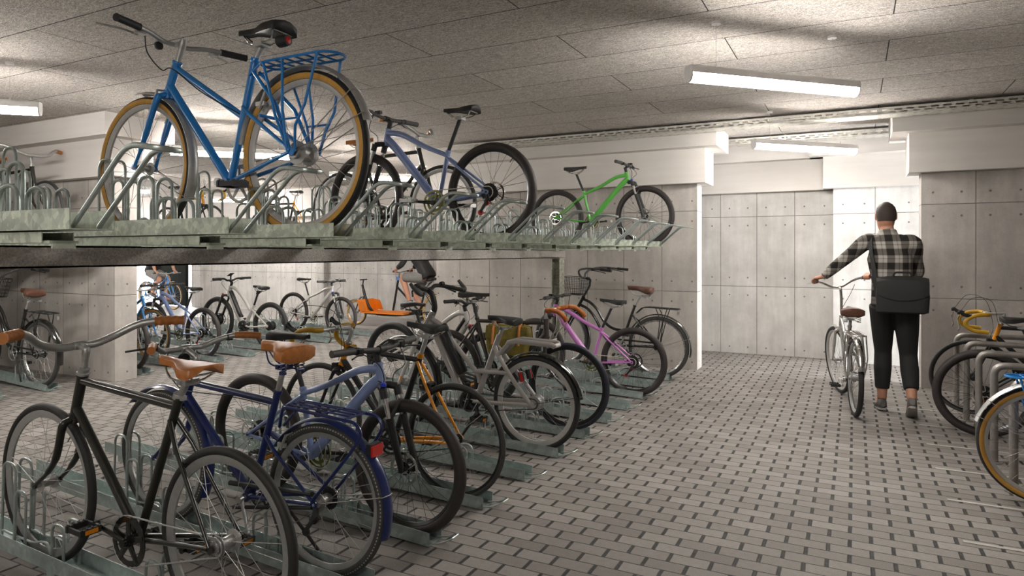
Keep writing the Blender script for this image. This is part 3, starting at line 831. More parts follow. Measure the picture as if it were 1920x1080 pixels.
def fork(root, hb, hub, R, w, mat, kind='rake', leg_y=.05, crown_mat=None, stan='chrome', knob=None, axle_mat='alloy', r=.013):
    hx, hz = hb; fx, fz = hub
    d = Vector((hx - fx, 0, hz - fz)); m = MB()
    ax = vec((0, 0, 0))
    if kind in ('rake', 'straight'):
        cz = R + R + .022 if False else None
        for s in (-1, 1):
            if kind == 'rake':
                # straight along the steering axis, then a forward curve to the axle
                st = root['steer']; sx, sz = st
                L = (hz - fz)
                k = lambda t: (hx - sx / sz * t * L * -1 if False else hx + sx * t * L / -sz * -1)
                def along(t): return (hx - sx * t * L / sz, s * (leg_y * .85 + .006 * t), hz - t * L)
                p1, p2 = along(.1), along(.55)
                pts = [(hx, s * .012, hz - .012), (hx - sx * .02 / sz, s * leg_y * .62, hz - .022), along(.13), p2]
                e = vec((fx, s * (leg_y + .002), fz)); q2 = vec(along(.80)); q2.x += (fx - along(1.0)[0]) * .42
                pts += [q2, e]
                m.tube(smooth_pts(pts, 5), [r * 1.0] * 6 + [r * 1.15] * 5 + [r * 1.1] * 5 + [r * .9] * 4 + [r * .62] * 6, 12)
            else:
                m.tube(smooth_pts([(hx, s * .014, hz - .012), (hx - .002, s * leg_y * .75, hz - .026), (hx + (fx - hx) * .2, s * leg_y, hz - (hz - fz) * .18), (fx, s * leg_y, fz)], 5), [r * 1.15] * 10 + [r * .8] * 6, 12)
            m.lathe([(0, -.004), (.014, -.004), (.014, .004), (0, .004)], (fx, s * (leg_y + .002), fz), 'y', 14)
        m.tube([(hx, 0, hz + .004), (hx, 0, hz - .03)], .019, 14)
        f = m.build('fork', mat, root)
    else:
        # telescopic fork: black lowers, bright stanchions, crown
        st = root['steer']; u = Vector((st[0], 0, st[1])).normalized()
        off = Vector((u.z, 0, -u.x))   # forward of the axis
        base = vec((fx, 0, fz)); top = vec((hx, 0, hz)) - u * .018
        rake = (base - top).dot(off)
        for s in (-1, 1):
            yy = Vector((0, s * leg_y, 0)); ct = top + off * rake * .55 + yy; lo = base + yy
            dirn = (ct - lo); mid = lo + dirn * .64
            m.tube([lo + Vector((0, 0, -.012)), lo + dirn * .06, lo + dirn * .3, mid - dirn * .02, mid], [.015, .0165, .0185, .0195, .021], 12)
            m.tube([ct - dirn * .11, ct + dirn * .015], .021, 12)
        a = top + off * rake * .55
        m.tube(smooth_pts([a + Vector((0, -leg_y, 0)), top + off * .012 + Vector((0, -leg_y * .5, .016)), top + Vector((0, 0, .012)), top + off * .012 + Vector((0, leg_y * .5, .016)), a + Vector((0, leg_y, 0))], 4), .019, 10)
        # brace arching over the tyre
        b0 = base + (a - base) * .62
        arch = [b0 + Vector((0, -leg_y, 0)), b0 + u * .05 + off * .035 + Vector((0, -leg_y * .75, 0)), b0 + u * .085 + off * .045, b0 + u * .05 + off * .035 + Vector((0, leg_y * .75, 0)), b0 + Vector((0, leg_y, 0))]
        m.tube(smooth_pts(arch, 5), .011, 8)
        m.tube([base + Vector((0, -leg_y - .012, 0)), base + Vector((0, leg_y + .012, 0))], .007, 10)
        f = m.build('fork', crown_mat or 'plastic', root)
        for s in (-1, 1):
            yy = Vector((0, s * leg_y, 0)); ct = a + yy; lo = base + yy
            MB().tube([lo + (ct - lo) * .6, ct - (ct - lo) * .08], .0155, 12).build('stanchion', stan, f)
        if knob:
            q = MB(); ct = a + Vector((0, -leg_y, 0)); q.lathe([(0, .018), (.016, .018), (.016, .03), (.010, .036), (0, .036)], tuple(ct), 'z', 12); q.build('fork_knob', knob, f)
            if knob == 'red':
                q = MB(); ct = a + Vector((0, leg_y, 0)); q.lathe([(0, .018), (.016, .018), (.016, .03), (.010, .036), (0, .036)], tuple(ct), 'z', 12); q.build('fork_knob', knob, f)
    return f
def handlebar(root, c, half, mat, r=.0125, n=6, grips=None, grip_mat='plastic', gr=.0165, levers=None, lever_mat='black', smooth=True, ribs=False):
    """half: points (dx, y, dz) from the clamp outwards; mirrored"""
    P = [(c[0] + p[0], p[1], c[1] + p[2]) for p in half]
    R1 = smooth_pts(P, n) if smooth else round_pts(P, .03, 4)
    L1 = [Vector((p.x, -p.y, p.z)) for p in reversed(R1)]
    o = MB().tube(L1[:-1] + R1, r, 12).build('handlebar', mat, root)
    if grips:
        for s in (1, -1):
            pts = [p for p in R1]
            # take the last stretch of the bar of the given length
            acc, seg = 0.0, [pts[-1] + (pts[-1] - pts[-2]).normalized() * .004]
            for i in range(len(pts) - 1, 0, -1):
                d = (pts[i] - pts[i - 1]).length
                if acc + d >= grips:
                    seg.append(pts[i].lerp(pts[i - 1], (grips - acc) / d)); acc = grips; break
                acc += d; seg.append(pts[i - 1])
            seg = [Vector((p.x, p.y * s, p.z)) for p in seg]
            fine = []
            for i in range(len(seg) - 1):
                k = 6; fine += [seg[i].lerp(seg[i + 1], j / k) for j in range(k)]
            fine.append(seg[-1])
            rr = [gr * (1.06 if i in (0, len(fine) - 1) else 1) for i in range(len(fine))]
            if ribs == 'tape': rr = [gr * (1.0 + .07 * math.sin(i * 2.2)) for i in range(len(fine))]
            elif ribs: rr = [gr * (1.0 + .10 * math.cos(i / (len(fine) - 1) * 2 * math.pi * 4)) for i in range(len(fine))]
            MB().tube(fine, rr, 14).build('grip', grip_mat, o)
    if levers:
        for s in (1, -1):
            a, b = levers   # clamp point and blade end, offsets from clamp
            p0 = vec((c[0] + a[0], s * a[1], c[1] + a[2])); p1 = vec((c[0] + b[0], s * b[1], c[1] + b[2]))
            q = MB().tube(smooth_pts([p0 + Vector((.008, 0, -.004)), p0 + Vector((.03, 0, -.012)), p0.lerp(p1, .4) + Vector((.012, 0, -.004)), p1], 5), [.008] * 6 + [.005] * 10, 8, flat=.7)
            q.box(tuple(p0 + Vector((.006, 0, -.002))), (.036, .032, .03))
            q.build('brake_lever', lever_mat, o)
    return o
def fender(root, c, R, a0, a1, w, mat, name='fender', stays=True, thick=.012, stay_pts=(), stay_mat='spoke'):
    """curved mudguard over a wheel, angles in degrees from +x (forward) through up"""
    rings = []; n = 28
    for i in range(n + 1):
        a = R_(a0 + (a1 - a0) * i / n); ring = []
        for k in range(9):
            t = -1 + 2 * k / 8; rr = R + thick * (1 - t * t)
            ring.append((c[0] + math.cos(a) * rr, t * w / 2, c[2] + math.sin(a) * rr))
        for k in range(8, -1, -1):
            t = -1 + 2 * k / 8; rr = R + thick * (1 - t * t) - .0018
            ring.append((c[0] + math.cos(a) * rr, t * w / 2, c[2] + math.sin(a) * rr))
        rings.append(ring)
    o = MB().loft(rings).build(name, mat, root, True, 50)
    if stay_pts:
        s = MB()
        for ang in stay_pts:
            a = R_(ang); p = (c[0] + math.cos(a) * (R + .004), c[2] + math.sin(a) * (R + .004))
            for y in (-1, 1): s.tube([(c[0], y * .06, c[2]), (p[0], y * (w / 2 + .002), p[1])], .0022, 6)
            s.tube([(p[0], -w / 2 - .002, p[1]), (c[0] + math.cos(a) * (R + thick + .002), 0, c[2] + math.sin(a) * (R + thick + .002)), (p[0], w / 2 + .002, p[1])], .0022, 6)
        s.build('fender_stay', stay_mat, o)
    return o
def derailleur(root, hub, y=.05, red=True):
    x, z = hub
    m = MB()
    m.tube([(x, y, z - .012), (x - .012, y + .012, z - .045), (x + .008, y + .016, z - .07)], [.014, .018, .015], 8, flat=.7)
    m.tube([(x + .008, y + .006, z - .07), (x + .055, y + .004, z - .135)], [.012, .010], 6, flat=.45)
    o = m.build('derailleur', 'plastic', root)
    q = MB()
    for p in ((x + .008, z - .072), (x + .055, z - .135)): q.lathe([(0, -.005), (.019, -.005), (.019, .005), (0, .005)], (p[0], y - .004, p[1]), 'y', 14)
    q.build('jockey_wheel', 'red' if red else 'black', o)
def cable(root, pts, r=.0028): MB().tube(smooth_pts(pts, 6), r, 6).build('cable', 'black', root)
def bike_root(name, label, loc=(0, 0, 0), rot=(0, 0, 0), group=None, ht=None, hb=None):
    r = thing(name, label, 'bicycle', loc, rot, group)
    if ht: r['steer'] = (ht[0] - hb[0], ht[1] - hb[1])
    return r
def frame_tubes(m, ht, hb, st, bb, R, ss, tt=None, top=None, down=None, seat=.0165, head=.0185, cs=.0095, sst=.008, drop=.066, ext=.012, down_end=None, seat_ext=None):
    H0, H1 = vec((ht[0], 0, ht[1])), vec((hb[0], 0, hb[1])); u = (H0 - H1).normalized()
    m.tube([H1 - u * .004, H0 + u * .002], head, 18); lug(m, H0, u, head * 1.18, .014); lug(m, H1, u, head * 1.18, .014)
    B = vec((bb[0], 0, bb[1])); S = vec((st[0], 0, st[1]))
    m.tube([B, S], seat, 16); lug(m, S, (S - B), seat * 1.2, .02)
    m.lathe([(0, -.036), (.022, -.036), (.022, .036), (0, .036)], tuple(B), 'y', 20)
    X = vec((0, 0, R))
    Q = B.lerp(S, ss)
    for s in (-1, 1):
        m.tube(smooth_pts([B + Vector((-.02, s * .022, 0)), B.lerp(X, .35) + Vector((0, s * .034, 0)), X + Vector((.012, s * drop, 0))], 5), [cs * 1.1, cs * .8], 10)
        m.tube([Q + Vector((0, s * .014, 0)), Q.lerp(X, .22) + Vector((0, s * .036, 0)), X + Vector((.006, s * drop, .006))], [sst, sst, sst * .85], 10)
        m.lathe([(0, -.003), (.016, -.003), (.016, .003), (0, .003)], (X.x, s * drop, X.z), 'y', 14)
    if top: m.tube([vec((tt[0][0], 0, tt[0][1])), vec((tt[1][0], 0, tt[1][1]))], top, 16)
    if down: m.tube([H1.lerp(H0, .22), B], down, 16)
    return Q

# ---- 1. blue city bicycle with tan tyres
def bike_city(label, col='blue', fend='alloy'):
    R = .343; wb = 1.03; ht, hb, st, bb = (.79, .822), (.855, .69), (.28, .766), (.432, .242)
    r = bike_root('city_bicycle', label, ht=ht, hb=hb)
    m = MB(); frame_tubes(m, ht, hb, st, bb, R, .62, ((.787, .79), (.355, .53)), .0155, .0185, sst=.009)
    # second pair of stays from the top of the seat tube and brake bridge
    for s in (-1, 1): m.tube([(st[0] - .006, s * .018, st[1] - .05), (.10, s * .05, R + .20), (.012, s * .064, R + .01)], .008, 10)
    m.tube([(.20, -.05, R + .17), (.20, .05, R + .17)], .007, 8)
    m.build('frame', col, r)
    fw = wheel(r, 'front_wheel', (wb, 0, R), R, .042, 'rubber', 'tan', 'rim_matte', .026)
    rw = wheel(r, 'rear_wheel', (0, 0, R), R, .044, 'rubber', 'tan', 'rim_matte', .026, hubr=.032, hubw=.055)
    fork(r, hb, (wb, R), R, .036, col, 'rake', .052, r=.0135)
    q = MB().tube([(ht[0], 0, ht[1]), (.745, 0, .925)], .0145, 14); lug(q, (.755, 0, .900), (.745 - .79, 0, .925 - .822), .0175, .03)
    q.tube([(.753, 0, .905), (.80, 0, .905)], .014, 12); q.build('stem', 'alloy', r)
    hbo = handlebar(r, (.80, .905), [(0, 0, 0), (.0, .06, .0), (-.012, .12, .012), (-.035, .18, .016), (-.08, .33, .014)], 'alloy', .0115, grips=.125, grip_mat='plastic', gr=.0165, levers=((.0 - .025, .19, .012), (.06, .335, .012)), lever_mat='alloy')
    bell = MB().lathe([(0, .02), (.012, .018), (.019, .008), (.019, -.004), (0, -.004)], (.815, .075, .885), 'x', 14); bell.build('headlight', 'black', hbo)
    zc = saddle(r, .375, .09, .905, 'sport', 'plastic', (.235, 0), 'chrome')
    p = MB().tube([(st[0], 0, st[1]), (.243, 0, zc - .006)], .0135, 14); p.build('seat_post', 'alloy', r)
    lt = MB().lathe([(0, -.05), (.022, -.05), (.026, -.03), (.026, .0), (0, .0)], (.135, 0, .825), 'x', 16, 0); l = lt.build('tail_light', 'plastic', r)
    MB().lathe([(0, -.054), (.015, -.052), (.015, -.05), (0, -.05)], (.135, 0, .825), 'x', 14).build('lens', 'red', l)
    fender(r, (wb, 0, R), R + .012, 84, 206, .052, fend, 'front_fender', stay_pts=(205,))
    fender(r, (0, 0, R), R + .012, 10, 163, .054, fend, 'rear_fender', stay_pts=(158, 140))
    k = MB(); zr = .728; xr0, xr1 = .21, -.20
    loop = [(xr0, -.045, zr), (xr0, .045, zr), (xr0 - .06, .066, zr), (xr1 + .04, .066, zr), (xr1, .03, zr), (xr1, -.03, zr), (xr1 + .04, -.066, zr), (xr0 - .06, -.066, zr)]
    k.tube(round_pts([vec(a) for a in loop] + [vec(loop[0])], .03, 4), .0058, 8)
    for i in range(6): x = xr0 - .055 - i * .055; k.tube([(x, -.064, zr), (x, .064, zr)], .0045, 8)
    k.tube([(xr0, 0, zr), (xr1, 0, zr)], .0045, 8)
    for s in (-1, 1):
        k.tube([(.05, s * .066, zr), (.03, s * .085, R + .16), (.02, s * .068, R)], .0058, 8)
        k.tube([(-.14, s * .066, zr), (-.09, s * .085, R + .18), (-.04, s * .085, R + .10), (-.02, s * .068, R)], .0058, 8)
        k.tube([(.16, s * .066, zr), (.07, s * .085, R + .15), (.02, s * .068, R + .01)], .0058, 8)
        k.tube([(.06, s * .085, R + .13), (-.06, s * .085, R + .13)], .0045, 8)
        k.tube([(xr0, s * .04, zr), (st[0] + .02, s * .014, .70)], .005, 8)
    k.build('rear_rack', col, r)
    other_side(r, crankset(r, bb, .082, 'white_ring', 'alloy', 8, (0, R), .034, y=.048, chain='alloy', reflector=None))
    b = MB()
    for s in (-1, 1): b.tube([(hb[0] + .03, s * .036, hb[1] + .01), (hb[0] + .045, s * .04, hb[1] - .07)], .006, 8)
    b.tube([(hb[0] + .03, -.036, hb[1] + .008), (hb[0] + .034, 0, hb[1] + .012), (hb[0] + .03, .036, hb[1] + .008)], .005, 8)
    b.build('rim_brake', 'alloy', r)
    b = MB()
    for s in (-1, 1): b.tube([(.17, s * .042, R + .27), (.21, s * .04, R + .2)], .007, 8); b.box((.205, s * .036, R + .22), (.05, .014, .018))
    b.tube([(.18, -.044, R + .26), (.18, .044, R + .26)], .006, 8)
    b.build('rim_brake', 'alloy', r)
    cable(r, [(.79, .16, .90), (.86, .10, .85), (.86, .03, .79), (.80, .018, .79), (.60, .016, .66), (.36, .016, .54)])
    return r

# ---- 2. hardtail mountain bicycle
def bike_mtb(label, col='lavender', motor=False):
    R = .343; wb = 1.08; ht, hb, st, bb = (.868, .845), (.893, .735), (.345, .645), (.43, .285)
    r = bike_root('mountain_bicycle', label, ht=ht, hb=hb)
    m = MB(); frame_tubes(m, ht, hb, st, bb, R, .90, None, None, None, seat=.0165, head=.022, cs=.011, sst=.0095)
    m.tube(smooth_pts([(.880, 0, .82), (.74, 0, .795), (.55, 0, .70), (.340, 0, .615)], 6), [.023, .021, .019, .016], 14, flat=1.0)
    m.tube(smooth_pts([(.884, 0, .775), (.80, 0, .70), (.6, 0, .478), (.437, 0, .295)], 6), [.031, .036, .035, .030], 16, flat=.85)
    m.build('frame', col, r)
    fw = wheel(r, 'front_wheel', (wb, 0, R), R, .056, 'rubber_brown', None, 'rim_black', .022, 'spoke_black', 28, 'black', .018, .05)
    rw = wheel(r, 'rear_wheel', (0, 0, R), R, .056, 'rubber_brown', None, 'rim_black', .022, 'spoke_black', 28, 'black', .018, .062)
    rotor(fw, (wb, 0, R), -.036, .085); rotor(rw, (0, 0, R), -.046, .08); cogs(rw, (0, 0, R), .028, .062, 9)
    fork(r, hb, (wb, R), R, .056, 'plastic', 'tele', .058, knob='blue_knob')
    q = MB().tube([(ht[0], 0, ht[1]), (.85, 0, .905)], .0175, 14).tube([(.852, 0, .895), (.885, 0, .925)], .016, 12).tube([(.885, -.025, .925), (.885, .025, .925)], .02, 14); q.build('stem', 'plastic', r)
    hbo = handlebar(r, (.885, .925), [(0, 0, 0), (0, .06, .002), (-.012, .18, .010), (-.035, .33, .012)], 'grey_plastic', .0135, grips=.135, grip_mat='grey_plastic', gr=.018, levers=((-.012, .17, .006), (.045, .28, -.012)), lever_mat='black')
    MB().box((.882, .10, .955), (.045, .03, .02)).tube([(.882, .1, .93), (.882, .1, .95)], .008, 8).build('bell', 'black', hbo)
    cable(r, [(.88, -.16, .925), (.955, -.10, .86), (.93, -.03, .76), (.86, -.022, .76), (.80, -.02, .70)])
    cable(r, [(.88, .16, .925), (.95, .12, .84), (.92, .06, .78), (.95, .056, .66), (1.04, .05, .42)])
    zc = saddle(r, .385, .105, .95, 'sport', 'plastic', (.245, 0), 'chrome')
    p = MB().tube([(st[0], 0, st[1]), (.248, 0, zc)], .0135, 14); p.build('seat_post', 'plastic', r)
    crankset(r, bb, .088, 'black' if motor else 'olive_ring', 'plastic', 5, (0, R), .04, y=.05, chain='white_ring', reflector=None, plat='alloy' if not motor else 'plastic', mid=True, spider=4)
    derailleur(r, (0, R), .052)
    return r

# ---- 3. black single speed with silver swept handlebar
def bike_single(label):
    R = .347; wb = 1.135; ht, hb, st, bb = (.89, .85), (.94, .67), (.275, .83), (.49, .255)
    r = bike_root('single_speed_bicycle', label, ht=ht, hb=hb)
    m = MB(); frame_tubes(m, ht, hb, st, bb, R, .86, ((.897, .825), (.285, .80)), .0165, .0185, seat=.0165, sst=.009, cs=.0105, head=.020)
    m.tube([(.20, -.045, .60), (.20, .045, .60)], .006, 8)
    m.build('frame', 'black_frame', r)
    u = (vec((ht[0], 0, ht[1])) - vec((hb[0], 0, hb[1]))).normalized(); T = vec((ht[0], 0, ht[1]))
    g = MB(); lug(g, T + u * .006, u, .025, .012); g.tube([T, T + u * .03], .019, 14); lug(g, T + u * .026, u, .022, .010); g.build('headset', 'alloy', r)
    g = MB(); lug(g, (hb[0], 0, hb[1]), u, .023, .006); g.build('headset_cup', 'alloy', r)
    wheel(r, 'front_wheel', (wb, 0, R), R, .034, 'rubber', None, 'rim_grey', .036, 'spoke', 28, 'alloy', .016, .045)
    rw = wheel(r, 'rear_wheel', (0, 0, R), R, .034, 'rubber', None, 'rim_grey', .036, 'spoke', 28, 'alloy', .022, .055)
    cogs(rw, (0, 0, R), .02, .032, 1, 'alloy')
    fork(r, hb, (wb, R), R, .034, 'black_frame', 'rake', .05, r=.014)
    q = MB().tube([T + u * .03, (.868, 0, .945)], .0125, 14).tube(round_pts([(.872, 0, .93), (.864, 0, .963), (.915, 0, .972)], .02, 4), .0155, 12).tube([(.917, -.024, .972), (.917, .024, .972)], .0185, 14)
    q.build('stem', 'alloy', r)
    handlebar(r, (.917, .972), [(0, 0, 0), (.014, .07, -.004), (.012, .15, .02), (-.04, .22, .066), (-.09, .275, .084), (-.165, .365, .086)], 'alloy', .0165, grips=.115, grip_mat='leather', gr=.0205, ribs=True)
    zc = saddle(r, .385, .11, .978, 'leather', 'leather', (.225, 0), 'chrome', z_nose=.988, hwid=.08)
    MB().tube([(st[0], 0, st[1]), (.228, 0, zc)], .0135, 14).build('seat_post', 'alloy', r)
    c = MB(); lug(c, (st[0], 0, st[1] + .012), (st[0] - bb[0], 0, st[1] - bb[1]), .021, .022); c.box((st[0] - .022, 0, st[1] + .008), (.022, .02, .018)); c.build('seat_clamp', 'alloy', r)
    crankset(r, bb, .100, 'gloss_black', 'gloss_black', 15, (0, R), .034, y=.046, chain='alloy', reflector='amber', broad=True)
    for t in (.42, .52):
        p = vec((hb[0], 0, hb[1])).lerp(vec((bb[0], 0, bb[1])), t) + Vector((0, .019, .0)); MB().lathe([(0, -.004), (.006, -.004), (.006, .004), (0, .004)], tuple(p), 'y', 10).build('bottle_boss', 'alloy', r)
    return r

# ---- 4. navy touring bicycle
def bike_touring(label):
    R = .336; wb = 1.10; ht, hb, st, bb = (.90, .765), (.937, .645), (.304, .775), (.455, .262)
    r = bike_root('touring_bicycle', label, ht=ht, hb=hb)
    m = MB(); frame_tubes(m, ht, hb, st, bb, R, .60, ((.906, .742), (.318, .725)), .0165, .0185, sst=.0085, cs=.0105)
    m.build('frame', 'navy', r)
    wheel(r, 'front_wheel', (wb, 0, R), R, .040, 'rubber_grey', 'reflex', 'rim_grey', .028, dash=True)
    rw = wheel(r, 'rear_wheel', (0, 0, R), R, .040, 'rubber_grey', 'reflex', 'rim_grey', .028, dash=True, hubr=.024, hubw=.06)
    cogs(rw, (0, 0, R), .022, .05, 8).scale = (1, -1, 1)
    fork(r, hb, (wb, R), R, .04, 'navy', 'rake', .055, r=.014)
    q = MB().tube([(ht[0], 0, ht[1]), (.872, 0, .86)], .0135, 14).tube(round_pts([(.878, 0, .835), (.868, 0, .872), (.955, 0, .905)], .012, 3), [.018, .018, .018, .018, .016, .014], 12, flat=.9).tube([(.958, -.026, .905), (.958, .026, .905)], .02, 14)
    q.build('stem', 'alloy', r)
    MB().lathe([(0, .02), (.015, .018), (.028, .004), (.028, -.014), (0, -.014)], (.93, .03, .86), 'x', 16).build('headlight', 'black', r)
    handlebar(r, (.958, .905), [(0, 0, 0), (.012, .06, -.002), (.01, .12, .0), (-.04, .19, .035), (-.10, .245, .052), (-.185, .31, .05)], 'alloy', .0145, grips=.125, grip_mat='leather', gr=.0175, levers=((-.06, .215, .04), (.02, .30, .02)), lever_mat='black')
    zc = saddle(r, .415, .165, 1.005, 'wide', 'leather', (.27, 0), 'navy', springs='navy', hwid=.105)
    MB().tube([(st[0], 0, st[1]), (.272, 0, zc)], .0135, 14).build('seat_post', 'alloy', r)
    fender(r, (wb, 0, R), R + .016, 40, 205, .055, 'navy', 'front_fender', stay_pts=(192,))
    fender(r, (0, 0, R), R + .016, 30, 195, .058, 'navy', 'rear_fender', stay_pts=(165,))
    k = MB(); zr = .735
    for s in (-1, 1):
        k.tube(round_pts([(.275, s * .012, .62), (.225, s * .05, .70), (.20, s * .065, zr), (-.22, s * .07, zr - .005), (-.255, s * .07, zr - .05), (-.20, s * .075, .60), (.012, s * .07, R + .01)], .04, 4), .0075, 8)
    for y in (-.035, 0, .035): k.tube([(.20, y, zr + .004), (-.16, y, zr + .004)], .0045, 8)
    for x in (.20, .09, -.03, -.16): k.tube([(x, -.068, zr), (x, .068, zr)], .0055, 8)
    k.tube([(.20, -.065, zr), (.20, .065, zr)], .006, 8)
    k.build('rear_rack', 'navy', r)
    t = MB().box((-.262, 0, .612), (.03, .065, .045)); lt = t.build('tail_light', 'black', r, False)
    MB().box((-.280, 0, .608), (.010, .068, .046)).build('reflector', 'red_lens', lt, False)
    other_side(r, crankset(r, bb, .08, 'black', 'alloy', 62, (0, R), .036, y=.048, chain='alloy', reflector='amber', plat='grey_plastic'))
    g = MB().tube([(bb[0] + .08, .058, bb[1] + .06), (.02, .058, R + .04)], .012, 8).tube([(bb[0] + .05, .058, bb[1] - .05), (.02, .058, R - .02)], .009, 8); g.build('chain_guard', 'black', r)
    derailleur(r, (0, R), .056, False)
    b = MB()
    for s in (-1, 1): b.tube([(.20, s * .045, .60), (.235, s * .04, .53)], .007, 8); b.box((.232, s * .036, .55), (.045, .014, .02))
    b.tube([(.20, -.047, .60), (.20, .047, .60)], .006, 8)
    b.build('rim_brake', 'alloy', r)
    s = MB().tube([(.30, -.04, .26), (.12, -.10, .04)], .008, 8); s.build('kickstand', 'black', r)
    cable(r, [(.92, .12, .90), (.99, .09, .83), (.97, .03, .72), (.90, .02, .70), (.60, .018, .715), (.35, .018, .71)])
    return r

# ---- 5. orange and black racing bicycle with drop bar
def drop_bar(r, c, mat, hook=True, tape=None):
    half = [(0, 0, 0), (0, .10, 0), (.012, .165, .0), (.05, .195, .004), (.125, .20, -.012), (.178, .20, -.055), (.175, .202, -.10), (.12, .205, -.138), (.02, .207, -.148)]
    o = handlebar(r, c, half, mat, .0125, 6)
    for s in (1, -1):
        P = [vec((c[0] + p[0], s * p[1], c[1] + p[2])) for p in smooth_pts(half, 6)][8:]
        MB().tube(P + [P[-1] + (P[-1] - P[-2]).normalized() * .004], .0165, 12).build('bar_tape', tape, o)
        h = MB(); q = vec((c[0] + .165, s * .2, c[1] - .03))
        h.tube(smooth_pts([q + Vector((-.03, 0, .014)), q + Vector((.03, 0, .03)), q + Vector((.06, 0, .055)), q + Vector((.07, 0, .03))], 4), [.016] * 6 + [.014] * 5 + [.011] * 2, 10, flat=.8)
        h.build('brake_hood', 'black', o)
        MB().tube(smooth_pts([q + Vector((.06, 0, .02)), q + Vector((.075, 0, -.02)), q + Vector((.06, 0, -.08)), q + Vector((.075, 0, -.115))], 4), .0055, 8, flat=1.3).build('brake_lever', 'chrome', o)
    return o
def bike_road(label, level=False):
    R = .335; wb = 1.03; ht, hb, st, bb = (.826, .815), (.873, .675), (.262, .805), (.435, .268)
    r = bike_root('racing_bicycle', label, ht=ht, hb=hb)
    m = MB(); frame_tubes(m, ht, hb, st, bb, R, .93, None, None, None, sst=.0095, cs=.0115)
    # stays and head tube are orange, the main triangle black
    u = (vec((ht[0], 0, ht[1])) - vec((hb[0], 0, hb[1])))
    B, S = vec((bb[0], 0, bb[1])), vec((st[0], 0, st[1]))
    for a_, b_, q_ in ((vec((.838, 0, .785)), vec((.272, 0, .775)), .0165), (vec((.862, 0, .71)), B, .0195), (B, B.lerp(S, .965), .0178)): m.tube([a_, b_], q_, 14, 1)
    m.lathe([(0, -.037), (.0235, -.037), (.0235, .037), (0, .037)], tuple(B), 'y', 18, 1)
    m.build('frame', ['orange', 'black'], r)
    fork(r, hb, (wb, R), R, .03, 'black', 'straight', .048, r=.0135)
    for n_, x in (('front_wheel', wb), ('rear_wheel', 0)):
        w = wheel(r, n_, (x, 0, R), R, .027, 'rubber_grey', None, 'rim_black', .018, 'spoke', 24, 'black', .015, .045 if x else .058)
        if not x: cogs(w, (0, 0, R), .026, .048, 8, 'alloy')
    q = MB().tube([(ht[0], 0, ht[1]), (.800, 0, .902)], .0115, 14).tube(round_pts([(.803, 0, .888), (.797, 0, .912), (.925, 0, .905)], .012, 3), .013, 12).tube([(.925, -.024, .905), (.925, .024, .905)], .019, 14); q.build('stem', 'alloy', r)
    u = u.normalized(); g = MB(); lug(g, vec((ht[0], 0, ht[1])) + u * .008, u, .023, .014); g.build('headset', 'chrome', r)
    drop_bar(r, (.925, .905), 'alloy', True, 'yellow_tape')
    zc = saddle(r, .372, .10, 1.0, 'sport', 'plastic', (.215, 0), 'chrome', hwid=.07)
    MB().tube([(st[0], 0, st[1]), (.222, 0, zc)], .0135, 14).build('seat_post', 'alloy', r)
    crankset(r, bb, .08, 'black', 'black', 5, (0, R), .034, y=.046, chain='black', reflector='amber', mid=True)
    b = MB()
    for s in (-1, 1): b.box((.19, s * .03, .63), (.05, .016, .036))
    b.box((.185, 0, .645), (.03, .07, .014)); b.build('rim_brake', 'black', r)
    b = MB()
    for s in (-1, 1): b.box((.905, s * .028, .66), (.04, .016, .05))
    b.box((.905, 0, .682), (.03, .06, .014)); b.build('rim_brake', 'black', r)
    cable(r, [(1.14, .2, .94), (1.05, .17, 1.05), (.90, .06, 1.02), (.85, .02, .85), (.84, .018, .79)], .0022)
    cable(r, [(1.14, -.2, .94), (1.05, -.15, 1.06), (.93, -.02, 1.02), (.88, .0, .80), (.90, 0, .70)], .0022)
    return r
